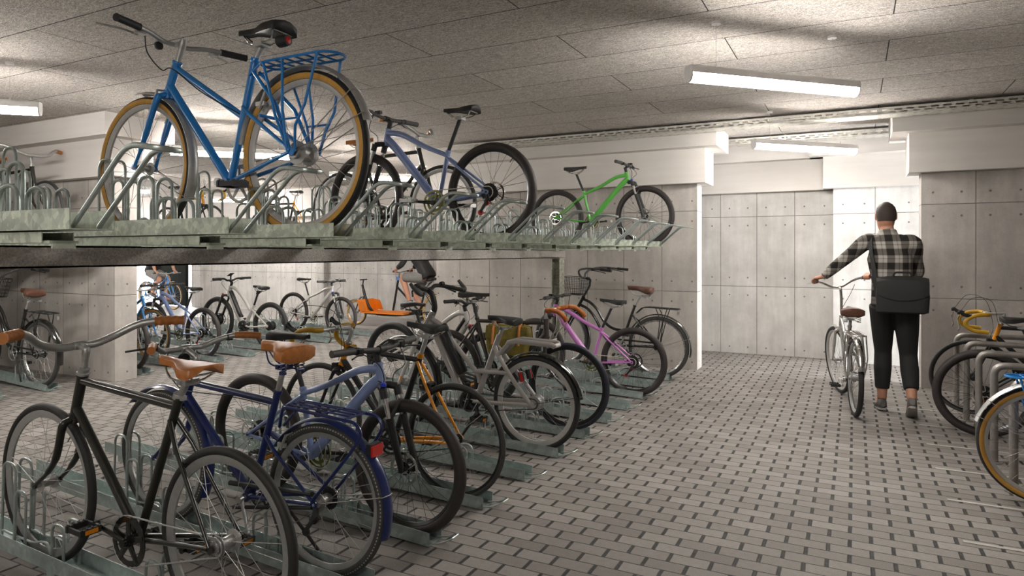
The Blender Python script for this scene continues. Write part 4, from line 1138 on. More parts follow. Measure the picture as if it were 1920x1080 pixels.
# ---- 6. warm grey electric bicycle with integrated carrier
def bike_ecity(label):
    R = .345; wb = 1.18; ht, hb, st, bb = (.923, .91), (.985, .80), (.318, .805), (.56, .285)
    r = bike_root('electric_bicycle', label, ht=ht, hb=hb)
    m = MB(); H0, H1 = vec((ht[0], 0, ht[1])), vec((hb[0], 0, hb[1])); X = vec((0, 0, R)); B = vec((bb[0], 0, bb[1]))
    u = (H0 - H1).normalized()
    m.tube([H1, H0], [.030, .027], 18)
    m.tube(smooth_pts([(.955, 0, .86), (.88, 0, .76), (.66, 0, .39), (.59, 0, .29)], 5), [.032, .036, .036, .034], 14, flat=.8)
    m.tube(smooth_pts([(.93, 0, .875), (.82, 0, .82), (.70, 0, .69), (.50, 0, .50), (.47, 0, .43)], 5), .0185, 12)
    m.tube([(.472, 0, .36), (.318, 0, .805)], .0215, 14)
    m.tube([(.62, 0, .30), (.47, 0, .36), (.455, 0, .42)], .024, 12)
    for s in (-1, 1):
        m.tube(smooth_pts([(.345, s * .016, .72), (.30, s * .04, .66), (.16, s * .062, .50), (.012, s * .07, R)], 5), .0175, 10, flat=.55)
        m.tube([(.60, s * .03, .285), (.42, s * .055, .30), (.01, s * .07, R - .005)], .016, 10, flat=.55)
        m.tube([(.50, s * .018, .515), (.20, s * .058, .545)], .015, 10, flat=.7)
        m.tube([(.30, s * .045, .665), (.225, s * .055, .745), (.21, s * .055, .775)], .015, 10, flat=.6)
        m.tube(round_pts([(.215, s * .055, .765), (.16, s * .06, .785), (-.135, s * .06, .785), (-.15, s * .04, .77)], .02, 3), .019, 10, flat=.5)
        m.lathe([(0, -.006), (.022, -.006), (.022, .006), (0, .006)], (0, s * .07, R), 'y', 16)
    m.tube([(-.145, -.05, .775), (-.145, .05, .775)], .016, 10); m.tube([(.21, -.055, .77), (.21, .055, .77)], .016, 10)
    m.build('frame', 'warm_grey', r)
    b = MB(); d = (vec((.90, 0, .80)) - vec((.67, 0, .415))); n = Vector((-d.z, 0, d.x)).normalized()
    c0, c1 = vec((.685, 0, .445)) + n * .075, vec((.895, 0, .795)) + n * .072
    b.tube([c0, c0.lerp(c1, .03), c0.lerp(c1, .97), c1], [.038, .044, .044, .036], 12, flat=.95)
    bo = b.build('battery', 'black', r); MB().lathe([(0, -.002), (.012, -.002), (.012, .002), (0, .002)], tuple(c0.lerp(c1, .9) + Vector((0, .043, 0))), 'y', 14).build('battery_lock', 'chrome', bo)
    fw = wheel(r, 'front_wheel', (wb, 0, R), R, .042, 'rubber', None, 'rim_matte', .040, 'spoke', 28, 'alloy', .03, .05)
    rw = wheel(r, 'rear_wheel', (0, 0, R), R, .042, 'rubber', None, 'rim_matte', .040, 'spoke', 28, 'alloy', .04, .058)
    q = MB()
    for s in (-1, 1):
        q.tube(smooth_pts([(hb[0] + .01, s * .02, hb[1] - .012), (hb[0] + .02, s * .055, hb[1] - .05), (1.06, s * .056, .62), (wb, s * .056, R)], 5), [.024] * 6 + [.023] * 5 + [.016] * 5, 12, flat=.75)
    q.tube([(hb[0], 0, hb[1] + .01), (hb[0] + .012, 0, hb[1] - .04)], .03, 14)
    fo = q.build('fork', 'white_frame', r)
    MB().box((wb - .03, .075, R + .04), (.012, .004, .035)).build('reflector_strip', 'amber', fo)
    fender(r, (wb, 0, R), R + .014, 20, 205, .06, 'gloss_black', 'front_fender', stay_pts=(190,), stay_mat='black')
    fender(r, (0, 0, R), R + .014, 10, 168, .062, 'gloss_black', 'rear_fender', stay_pts=(165,), stay_mat='black')
    g = MB(); lug(g, H0 + u * .015, u, .026, .03); g.build('headset', 'chrome', r)
    s = MB().tube(smooth_pts([H0 + u * .03, (.905, 0, .98), (.93, 0, 1.06), (.972, 0, 1.095)], 5), [.024, .023, .024, .024, .022], 12); s.build('stem', 'black', r)
    hbo = handlebar(r, (.975, 1.10), [(0, 0, 0), (0, .05, .005), (.01, .12, .025), (-.03, .20, .02), (-.11, .26, .0), (-.16, .30, -.01)], 'black', .0165)
    for sg in (1, -1):
        k = MB().tube(smooth_pts([(.91, sg * .235, 1.112), (.86, sg * .27, 1.098), (.815, sg * .30, 1.09)], 4), [.018, .022, .024, .024, .02], 12, flat=.9)
        k.tube(smooth_pts([(.825, sg * .298, 1.092), (.83, sg * .325, 1.10), (.87, sg * .335, 1.135), (.90, sg * .335, 1.165)], 4), [.02, .018, .016, .013], 10)
        k.build('grip', 'grey_plastic', hbo)
        MB().tube(smooth_pts([(.95, sg * .19, 1.115), (.95, sg * .24, 1.10), (.90, sg * .30, 1.07)], 4), .007, 8).build('brake_lever', 'black', hbo)
        MB().lathe([(0, -.02), (.018, -.02), (.02, .0), (.016, .02), (0, .02)], (.955, sg * .17, 1.14), 'y', 14).build('control_pod', 'black', hbo)
    zc = saddle(r, .425, .155, .945, 'comfort', 'plastic', (.29, 0), 'chrome', hwid=.088)
    MB().tube([(.318, 0, .79), (.290, 0, zc)], .016, 14).build('seat_post', 'alloy', r)
    c = crankset(r, (.53, .285), .07, 'black', 'black', 215, (0, R), .036, y=.05, chain='black', reflector='amber', arm=.16)
    mo = MB().lathe([(0, -.05), (.075, -.05), (.085, -.03), (.085, .03), (.075, .04), (0, .04)], (.545, 0, .285), 'y', 24); mo.build('motor', 'black', r)
    k = MB(); k.tube([(.46, .07, .27), (.44, .075, .22), (.52, .15, .06)], [.018, .018, .011], 8); k.tube([(.46, -.07, .27), (.44, -.075, .22), (.50, -.15, .05)], [.018, .018, .011], 8); k.tube([(.46, -.07, .27), (.46, .07, .27)], .02, 8); k.build('kickstand', 'black', r)
    for s in (-1, 1):
        lo = MB().tube([(.105, s * .06, .565), (.085, s * .06, .50)], .021, 10, flat=.6).build('rim_brake', 'black', r)
        MB().tube([(.098, s * .076, .565), (.078, s * .076, .50)], .012, 8, flat=.5).build('brake_pad', 'red', lo)
    return r

# ---- 7. pearl white electric mountain bicycle
def bike_emtb(label, col='pearl'):
    R = .35; wb = 1.137; ht, hb, st, bb = (.865, .875), (.915, .735), (.355, .63), (.545, .31)
    r = bike_root('electric_mountain_bicycle', label, ht=ht, hb=hb)
    m = MB(); X = vec((0, 0, R)); S = vec((st[0], 0, st[1]))
    m.tube([vec((hb[0], 0, hb[1])), vec((ht[0], 0, ht[1]))], .027, 16)
    m.tube(smooth_pts([(.885, 0, .865), (.76, 0, .85), (.58, 0, .72), (.44, 0, .555), (.37, 0, .555)], 6), [.026, .024, .020, .018, .020], 14, flat=1.1)
    m.tube(smooth_pts([(.90, 0, .80), (.83, 0, .68), (.66, 0, .42), (.585, 0, .35)], 5), [.030, .040, .040, .042], 14, flat=.85)
    m.tube([(.505, 0, .35), S], [.032, .019], 14)
    for s in (-1, 1):
        m.tube(smooth_pts([(.385, s * .016, .565), (.30, s * .042, .53), (.01, s * .068, R + .01)], 4), .0125, 10)
        m.tube(smooth_pts([(.50, s * .03, .31), (.36, s * .05, .305), (.0, s * .07, R)], 4), .0135, 10)
        m.lathe([(0, -.005), (.02, -.005), (.02, .005), (0, .005)], (0, s * .069, R), 'y', 14)
    m.build('frame', col, r)
    b = MB().tube(smooth_pts([(.862, 0, .79), (.80, 0, .70), (.67, 0, .49), (.61, 0, .42)], 4), [.026, .034, .034, .026], 12, flat=1.32); b.v = [(x + .002, y, z + .012) for x, y, z in b.v]; b.build('battery', 'black', r)
    mo = MB().lathe([(0, -.055), (.06, -.055), (.078, -.035), (.078, .035), (.06, .05), (0, .05)], bb and (bb[0] - .005, 0, bb[1]), 'y', 24); mb_ = mo.build('motor', 'black', r)
    ring = MB().lathe([(.03, .05), (.045, .05), (.045, .056), (.03, .056)], (bb[0] + .02, 0, bb[1] + .01), 'y', 24, 0, True); ring.build('motor_ring', 'alloy', mb_)
    fw = wheel(r, 'front_wheel', (wb, 0, R), R, .060, 'rubber', None, 'rim_black', .03, 'spoke_black', 32, 'black', .075, .055)
    rw = wheel(r, 'rear_wheel', (0, 0, R), R, .060, 'rubber', None, 'rim_black', .03, 'spoke_black', 32, 'black', .05, .06)
    rotor(fw, (wb, 0, R), -.07, .09); cogs(rw, (0, 0, R), .03, .065, 9)
    fork(r, hb, (wb, R), R, .06, 'black', 'tele', .064, crown_mat='black', stan='black', knob='red')
    q = MB().tube([(ht[0], 0, ht[1]), (.845, 0, .945)], .02, 14).tube([(.848, 0, .935), (.885, 0, .965)], .02, 12); q.build('stem', 'black', r)
    hbo = handlebar(r, (.888, .968), [(0, 0, 0), (0, .06, .002), (-.012, .13, .028), (-.05, .34, .032)], 'black', .015, grips=.13, grip_mat='plastic', gr=.018, levers=((-.02, .19, .02), (.05, .31, -.005)), lever_mat='black')
    d = MB(); d.tube([(.875, 0, .985), (.88, 0, 1.02), (.87, 0, 1.045)], .012, 8); d.loft([[(.915, y, 1.03), (.84, y, 1.075), (.846, y, 1.083), (.921, y, 1.038)] for y in (-.035, .035)]); do = d.build('display', 'black', hbo, False)
    MB().loft([[(.908, y, 1.044), (.85, y, 1.079), (.851, y, 1.081), (.909, y, 1.046)] for y in (-.027, .027)]).build('screen', 'screen', do, False)
    zc = saddle(r, .385, .115, .925, 'comfort', 'plastic', (.26, 0), 'black', hwid=.09)
    MB().tube([S, (.272, 0, zc)], .0155, 14).tube([(.30, 0, .80), (.265, 0, zc - .005)], [.02, .03], 10).build('seat_post', 'black', r)
    crankset(r, (bb[0], bb[1]), .062, 'black', 'black', 205, (0, R), .036, y=.062, chain='black', reflector='red', arm=.155)
    cable(r, [(.87, .14, .97), (.95, .10, .92), (.94, .04, .84), (.90, .03, .80)]); cable(r, [(.87, -.14, .97), (.95, -.10, .90), (.93, -.04, .80), (.88, -.03, .74)])
    return r

# ---- 8. brown racing bicycle with leather-taped bullhorn bar
def bike_brown(label):
    R = .345; wb = 1.14; ht, hb, st, bb = (.925, .855), (.94, .715), (.286, .81), (.47, .275)
    r = bike_root('leather_bar_bicycle', label, ht=ht, hb=hb)
    m = MB(); frame_tubes(m, ht, hb, st, bb, R, .94, ((.925, .825), (.292, .79)), .0155, .0185, sst=.009, cs=.0105, head=.022)
    m.build('frame', 'brown_frame', r)
    fw = wheel(r, 'front_wheel', (wb, 0, R), R, .036, 'rubber_navy', None, 'rim_black', .03, 'spoke', 28, 'black')
    rw = wheel(r, 'rear_wheel', (0, 0, R), R, .05, 'rubber_brown', None, 'rim_black', .022, 'spoke_black', 28, 'black')
    cogs(rw, (0, 0, R), .026, .06, 9)
    fork(r, hb, (wb, R), R, .036, 'brown_frame', 'rake', .052, r=.0145)
    q = MB().tube([(ht[0], 0, ht[1]), (.918, 0, .925)], .0135, 14).tube(round_pts([(.92, 0, .905), (.918, 0, .935), (.975, 0, .94)], .012, 3), .0145, 12).tube([(.978, -.028, .94), (.978, .028, .94)], .0205, 14); q.build('stem', 'chrome', r)
    handlebar(r, (.978, .94), [(0, 0, 0), (0, .09, .0), (.025, .15, .004), (.07, .185, .014), (.13, .19, .008), (.185, .192, -.03), (.205, .192, -.055)], 'alloy', .0125, grips=.30, grip_mat='bar_tape', gr=.0185, ribs='tape')
    g = MB()
    for s in (-1, 1):
        g.tube(smooth_pts([(1.03, s * .03, .90), (1.035, s * .035, .82), (1.0, s * .04, .72), (.985, s * .036, .68)], 4), .006, 8)
        g.tube(smooth_pts([(1.02, s * .05, .93), (1.08, s * .06, .84), (1.02, s * .03, .76)], 4), .0035, 6)
    g.box((.995, 0, .70), (.03, .085, .02)); g.build('front_brake', 'chrome', r)
    zc = saddle(r, .40, .115, 1.03, 'sport', 'plastic', (.235, 0), 'alloy', hwid=.078)
    MB().tube([(st[0], 0, st[1]), (.262, 0, .89), (.24, 0, zc)], .014, 14).tube([(.272, 0, .86), (.262, 0, .91)], .02, 12).build('seat_post', 'grey_plastic', r)
    crankset(r, bb, .085, 'black', 'black', 300, (0, R), .036, y=.046, chain='black', reflector=None)
    derailleur(r, (0, R), .052, False)
    return r

# ---- 9. black step-through cruiser with a front basket
def bike_cruiser(label):
    R = .352; wb = 1.20; ht, hb, st, bb = (.935, .86), (1.022, .69), (.297, .80), (.445, .325)
    r = bike_root('basket_bicycle', label, ht=ht, hb=hb)
    m = MB(); frame_tubes(m, ht, hb, st, bb, R, .80, None, None, None, seat=.0165, cs=.010, sst=.0085, head=.019)
    m.tube(smooth_pts([(.945, 0, .835), (.85, 0, .80), (.755, 0, .72), (.66, 0, .585), (.55, 0, .515), (.392, 0, .497)], 6), .0165, 14)
    m.tube(smooth_pts([(.985, 0, .765), (.87, 0, .715), (.765, 0, .60), (.66, 0, .42), (.56, 0, .345), (.45, 0, .325)], 6), .0165, 14)
    m.build('frame', 'gloss_black', r)
    wheel(r, 'front_wheel', (wb, 0, R), R, .048, 'rubber_grey', None, 'rim', .024, 'spoke', 32, 'alloy', .016, .048)
    wheel(r, 'rear_wheel', (0, 0, R), R, .048, 'rubber_grey', None, 'rim', .024, 'spoke', 32, 'black', .03, .06)
    fork(r, hb, (wb, R), R, .048, 'gloss_black', 'rake', .055, r=.0135)
    q = MB().tube([(ht[0], 0, ht[1]), (.862, 0, 1.0), (.858, 0, 1.06)], .0135, 12).tube(round_pts([(.858, 0, 1.04), (.856, 0, 1.075), (.915, 0, 1.085)], .012, 3), .014, 12); q.build('stem', 'black', r)
    hbo = handlebar(r, (.915, 1.085), [(0, 0, 0), (.03, .05, .01), (.045, .11, .055), (.01, .19, .105), (-.10, .255, .13), (-.22, .29, .13), (-.42, .315, .12)], 'grey_plastic', .0125, grips=.13, grip_mat='plastic', gr=.0165, levers=((-.20, .28, .125), (-.36, .325, .09)), lever_mat='black')
    zc = saddle(r, .395, .085, 1.03, 'wide', 'leather_dark', (.235, 0), 'alloy', springs='alloy', hwid=.10)
    MB().tube([(st[0], 0, st[1]), (.238, 0, zc)], .0135, 14).build('seat_post', 'alloy', r)
    fender(r, (wb, 0, R), R + .016, 55, 215, .062, 'gloss_black', 'front_fender', stay_pts=(200,))
    fender(r, (0, 0, R), R + .016, 22, 192, .064, 'gloss_black', 'rear_fender', stay_pts=(160,))
    k = MB(); zr = .80
    k.tube(round_pts([(.27, .02, .72), (.20, .045, zr - .01), (.12, .065, zr), (-.22, .07, zr), (-.23, 0, zr), (-.22, -.07, zr), (.12, -.065, zr), (.20, -.045, zr - .01), (.27, -.02, .72)], .03, 4), .0055, 8)
    for y in (-.03, .03): k.tube([(.14, y, zr), (-.225, y, zr)], .0045, 8)
    for x in (.10, 0, -.10): k.tube([(x, -.066, zr), (x, .066, zr)], .0045, 8)
    for s in (-1, 1):
        k.tube(smooth_pts([(.03, s * .07, zr), (-.02, s * .075, .66), (.0, s * .072, R + .03)], 4), .0055, 8); k.tube(smooth_pts([(-.10, s * .07, zr), (-.06, s * .078, .66), (.0, s * .072, R + .02)], 4), .0055, 8)
    k.build('rear_rack', 'black', r)
    MB().tube([(-.20, -.05, zr - .005), (-.205, -.05, zr - .035)], .003, 6).box((-.205, -.05, zr - .052), (.03, .018, .035)).build('padlock', 'alloy', r, False)
    b = MB(); x0, x1, z0, z1 = .93, 1.20, .885, 1.09; tap = .045
    def ring(t):
        z = z0 + (z1 - z0) * t; e = tap * (1 - t)
        return [(x0 + e * .3, -.17 + e, z), (x1 - e, -.17 + e, z), (x1 - e, .17 - e, z), (x0 + e * .3, .17 - e, z)]
    for i in range(6): b.tube(round_pts([vec(p) for p in ring(i / 5)] + [vec(ring(i / 5)[0])], .02, 3), .0042 if i in (0, 5) else .0022, 6)
    B0, B1 = ring(0), ring(1)
    for e in range(4):
        for i in range(8):
            t = i / 8; p = vec(B0[e]).lerp(vec(B0[(e + 1) % 4]), t); q = vec(B1[e]).lerp(vec(B1[(e + 1) % 4]), t); b.tube([p, q], .0022, 5)
    for i in range(1, 7):
        t = i / 7; b.tube([vec(B0[0]).lerp(vec(B0[1]), t), vec(B0[3]).lerp(vec(B0[2]), t)], .0022, 5); b.tube([vec(B0[0]).lerp(vec(B0[3]), t), vec(B0[1]).lerp(vec(B0[2]), t)], .0022, 5)
    for s in (-1, 1): b.tube([(1.15, s * .10, z0), (wb, s * .058, R)], .004, 6)
    b.build('basket', 'black', r)
    crankset(r, bb, .085, 'alloy', 'alloy', 120, (0, R), .034, y=.048, chain='alloy', reflector=None)
    g = MB().tube([(bb[0] + .02, .062, bb[1] + .075), (.0, .062, R + .05)], .010, 8, flat=.5); g.build('chain_guard', 'black', r)
    MB().tube([(.36, .05, .29), (.14, .11, .06)], .008, 8).build('kickstand', 'black', r)
    return r

# ------------------------------------------------------------------ placing the bicycles
PI = math.pi
def put_low(b, xr, y, left, end=RX, lift=0.0):
    """stand a bicycle in a floor tray: rear axle at x = xr; left means the front points to -x"""
    b.location = (xr, y, zlow(xr, end) + .004 + lift)
    b.rotation_euler = (0, -SLOPE if left else SLOPE, PI if left else 0.0)
def put_up(b, xr, y, left, z=1.513):
    b.location = (xr, y, z); b.rotation_euler = (0, 0, PI if left else 0.0)
def like(src, label, group=None): return dup(src, None, None, label, group)

city = bike_city('bright blue city bicycle with tan tyres and rear rack on the upper deck')
put_up(city, -2.02, 2.04, True)
mtb = bike_mtb('lavender mountain bicycle on the upper deck behind the blue bicycle')
put_up(mtb, -2.219, 3.99, True); mtb.scale = (1.01,) * 3
single = bike_single('black single-speed bicycle with silver handlebar and tan leather saddle, bottom left')
put_low(single, -2.088, 1.706, True, lift=-.004); single.scale = (1.03,) * 3; single.rotation_euler[1] = -.034
tour = bike_touring('navy blue bicycle with wide tan saddle, rear rack and red reflector')
put_low(tour, -2.10, 2.235, True)
m2 = like(mtb, 'lavender mountain bicycle parked on the floor between the navy and the orange bicycle'); m2.scale = (1, 1, 1); put_low(m2, -3.113, 2.764, False)
road = bike_road('orange and black racing bicycle with mustard drop bar, in the near floor row')
put_low(road, -2.087, 3.293, True)
ecity = bike_ecity('warm grey electric bicycle with black battery and integrated carrier')
put_low(ecity, -2.065, 4.351, True)
brown = bike_brown('dark brown bicycle with leather-wrapped handlebar and an olive bag on its frame')
put_low(brown, -3.17, 4.88, False, lift=.03)
wemtb = bike_emtb('white electric bicycle half hidden behind the grey electric bicycle', 'white_frame')
put_low(wemtb, -4.15, 5.409, False, lift=-.028); wemtb.scale = (.96,) * 3
pink = like(mtb, 'pink mountain bicycle in the floor row near the end wall'); pink.scale = (1, 1, 1); put_low(pink, -1.98, 6.467, True); recolour(pink, 'frame', 'pink')
cruiser = bike_cruiser('black basket bicycle with brown saddle against the end wall')
put_low(cruiser, -2.01, 7.525, True)
s2 = like(single, 'black bicycle with brown grips on the upper deck behind the lavender bicycle'); put_up(s2, -4.435, upY(8), False)
green = like(mtb, 'bright green mountain bicycle at the right end of the upper deck'); put_up(green, -3.00, upY(12), False); green.scale = (.94,) * 3; recolour(green, 'frame', 'green')
# far row
dark = like(mtb, 'bicycle behind the left pier, only its dark tyre showing at the pier edge'); dark.scale = (1, 1, 1); put_low(dark, -7.75, low2(-3), True, R2); recolour(dark, 'frame', 'black')
c2 = like(city, 'blue city bicycle with tan tyre partly hidden by the left pier'); put_low(c2, -9.13, low2(-2), False, R2)
m3 = like(mtb, 'small lavender mountain bicycle in the far floor row'); m3.scale = (1, 1, 1); put_low(m3, -7.80, low2(-1), True, R2)
w2 = like(wemtb, 'pearl white electric bicycle with display in the far floor row'); w2.scale = (1, 1, 1); put_low(w2, -7.66, low2(1), True, R2); recolour(w2, 'frame', 'pearl')
sil = like(mtb, 'pearl grey mountain bicycle in the far floor row, front wheel to the right'); sil.scale = (1, 1, 1); put_low(sil, -8.78, low2(4), False, R2); recolour(sil, 'frame', 'pearl')
cr2 = like(cruiser, 'black basket bicycle in front of the left pier'); put_low(cr2, -7.69, low2(-5), True, R2)
s3 = like(single, 'black bicycle with silver handlebar on the far upper deck at the left edge'); put_up(s3, -8.955, 4.07, False)
o1 = like(road, 'small orange and black racing bicycle pointing right on the far upper deck'); put_up(o1, -9.89, 7.0, False)
o2 = like(road, 'small orange and black racing bicycle pointing left on the far upper deck'); put_up(o2, -8.34, 8.47, True)
# by the tube stands
o3 = like(road, 'orange and black racing bicycle at the farthest tube stands'); o3.location = (1.97, 7.17, 0); o3.rotation_euler = (0, 0, PI)
bl = like(mtb, 'black mountain bicycle at the tube stands, rear wheel towards the aisle'); bl.scale = (1, 1, 1); bl.location = (.90, 6.34, 0); bl.rotation_euler = (0, 0, 0); recolour(bl, 'frame', 'black')
c3 = like(city, 'blue bicycle with tan tyre and silver fender cut by the right picture edge'); c3.location = (.985, 4.78, 0); c3.rotation_euler = (0, 0, 0)
for o in (o3, bl, c3): o['group'] = 'bicycles at the tube stands'

# olive bag strapped over the top tube of the brown bicycle
bag = thing('frame_bag', 'olive canvas bag with leather straps hung on the brown bicycle', 'bag', (-2.545, 4.88, .60))
rings = []
for z, a, w in ((0, .165, .045), (.01, .185, .058), (.08, .20, .068), (.18, .20, .062), (.235, .195, .045), (.25, .185, .03)):
    rings.append([(math.copysign(abs(math.cos(t)) ** .35, math.cos(t)) * a, math.copysign(abs(math.sin(t)) ** .5, math.sin(t)) * w, z) for t in [2 * PI * k / 24 for k in range(24)]])
MB().loft(rings).build('bag_body', 'olive_bag', bag)
MB().loft([[(x * 1.0, y * 1.06, z + .006) for x, y, z in [(.19, -.064, .13), (.19, -.045, .235), (.19, .045, .235), (.19, .064, .13)]], [(-.19, -.064 * 1.06, .136), (-.19, -.048, .241), (-.19, .048, .241), (-.19, .068, .136)]], caps=False).build('flap', 'olive_bag', bag)
for x in (-.12, .12):
    MB().tube(round_pts([(x, -.07, .09), (x, -.052, .24), (x, 0, .275), (x, .052, .24), (x, .07, .09)], .03, 4), .012, 8, flat=.35 if False else 1.0).build('leather_strap', 'leather', bag)
# ------------------------------------------------------------------ people
def ell_ring(c, ax, ay, rx, ry, n=18, sq=1.0):
    c, ax, ay = vec(c), vec(ax), vec(ay); out = []
    for k in range(n):
        a = 2 * PI * k / n; ca, sa = math.cos(a), math.sin(a)
        out.append(c + ax * (math.copysign(abs(ca) ** sq, ca) * rx) + ay * (math.copysign(abs(sa) ** sq, sa) * ry))
    return out
def remesh(o, vox, it=6, fac=.5):
    md = o.modifiers.new('remesh', 'REMESH'); md.mode = 'VOXEL'; md.voxel_size = vox; md.use_smooth_shade = True
    sm = o.modifiers.new('smooth', 'SMOOTH'); sm.iterations = it; sm.factor = fac
def limb(mb, pts, rs, n=14, sub=5):
    P = smooth_pts(pts, sub); R1 = []
    for i in range(len(pts) - 1):
        for k in range(sub): R1.append(rs[i] + (rs[i + 1] - rs[i]) * k / sub)
    R1.append(rs[-1]); mb.tube(P, R1, n)
def hand(mb, wrist, grip, bar, palm_n, side, r_bar=.017):
    """palm from the wrist to the grip, four fingers closing round a bar lying along `bar`, thumb on the inner side.
    palm_n: direction from the bar towards the palm; side: +1 when the thumb lies towards +bar"""
    w, g, b, n = vec(wrist), vec(grip), vec(bar).normalized(), vec(palm_n).normalized()
    f = b.cross(n).normalized()          # the way the fingers reach over the bar
    if f.dot(g - w) < 0: f = -f
    kn = g + n * (r_bar + .014) + f * .012
    mb.loft([ell_ring(w, b, n, .026, .020, 14), ell_ring(w.lerp(kn, .45), b, n, .036, .018, 14), ell_ring(kn - f * .02, b, n, .042, .016, 14), ell_ring(kn, b, n, .040, .012, 14)])
    lens = (.92, 1.0, .96, .78)
    for i in range(4):
        q = kn + b * side * (.030 - .0205 * i); L = lens[i]; r = (.0088, .009, .0086, .0076)[i]; R0 = r_bar + r * .8
        pts = [q - f * .012]
        for a in (20, 65, 110, 160, 205):
            a = R_(a * (.85 + .15 * L)); pts.append(g + b * (q - g).dot(b) + n * (math.cos(a) * R0) + f * (math.sin(a) * R0 + .004))
        limb(mb, pts, [r * 1.1, r * 1.05, r * 1.05, r, r * .95, r * .8], 8, 3)
    t0 = w.lerp(kn, .4) + b * side * .030 - n * .004
    limb(mb, [t0, g + b * side * .050 + n * .012 - f * .012, g + b * side * .050 - n * .012 - f * .018, g + b * side * .044 - n * (r_bar + .008)], [.014, .0115, .0105, .0085], 10, 4)
def head(mb, c, fwd, up, s=1.0):
    c, f, u = vec(c), vec(fwd).normalized(), vec(up).normalized(); l = u.cross(f).normalized()
    f = l.cross(u).normalized()
    prof = [(-.125, .050, .055, .030), (-.105, .058, .075, .028), (-.075, .068, .092, .010), (-.035, .074, .100, .0), (.01, .078, .104, -.004), (.055, .077, .101, -.008), (.09, .064, .083, -.010), (.115, .036, .048, -.012), (.124, .006, .008, -.012)]
    mb.loft([ell_ring(c + (u * z + f * y) * s, l, f, a * s, b * s, 20) for z, a, b, y in prof])
    P = lambda x, y, z: c + (l * x + f * y + u * z) * s
    limb(mb, [P(0, .098, .025), P(0, .112, -.005), P(0, .122, -.028), P(0, .106, -.036)], [.009 * s, .012 * s, .016 * s, .010 * s], 10, 3)
    for x in (-1, 1):
        limb(mb, [P(x * .012, .106, -.034), P(x * .017, .102, -.030)], [.008 * s, .006 * s], 8, 2)
        mb.loft([ell_ring(P(x * .076, -.006, .0), f, u, .017 * s, .032 * s, 14), ell_ring(P(x * .090, -.014, .002), f, u, .020 * s, .034 * s, 14)])
        limb(mb, [P(x * .05, .082, .032), P(x * .02, .100, .030)], [.010 * s, .009 * s], 8, 2)
    limb(mb, [P(-.022, .094, -.068), P(0, .103, -.066), P(.022, .094, -.068)], [.006 * s, .009 * s, .006 * s], 8, 3)
    limb(mb, [P(-.020, .092, -.079), P(0, .100, -.080), P(.020, .092, -.079)], [.006 * s, .008 * s, .006 * s], 8, 3)
    limb(mb, [P(0, .072, -.112), P(0, .090, -.106)], [.026 * s, .016 * s], 10, 2)
    return P
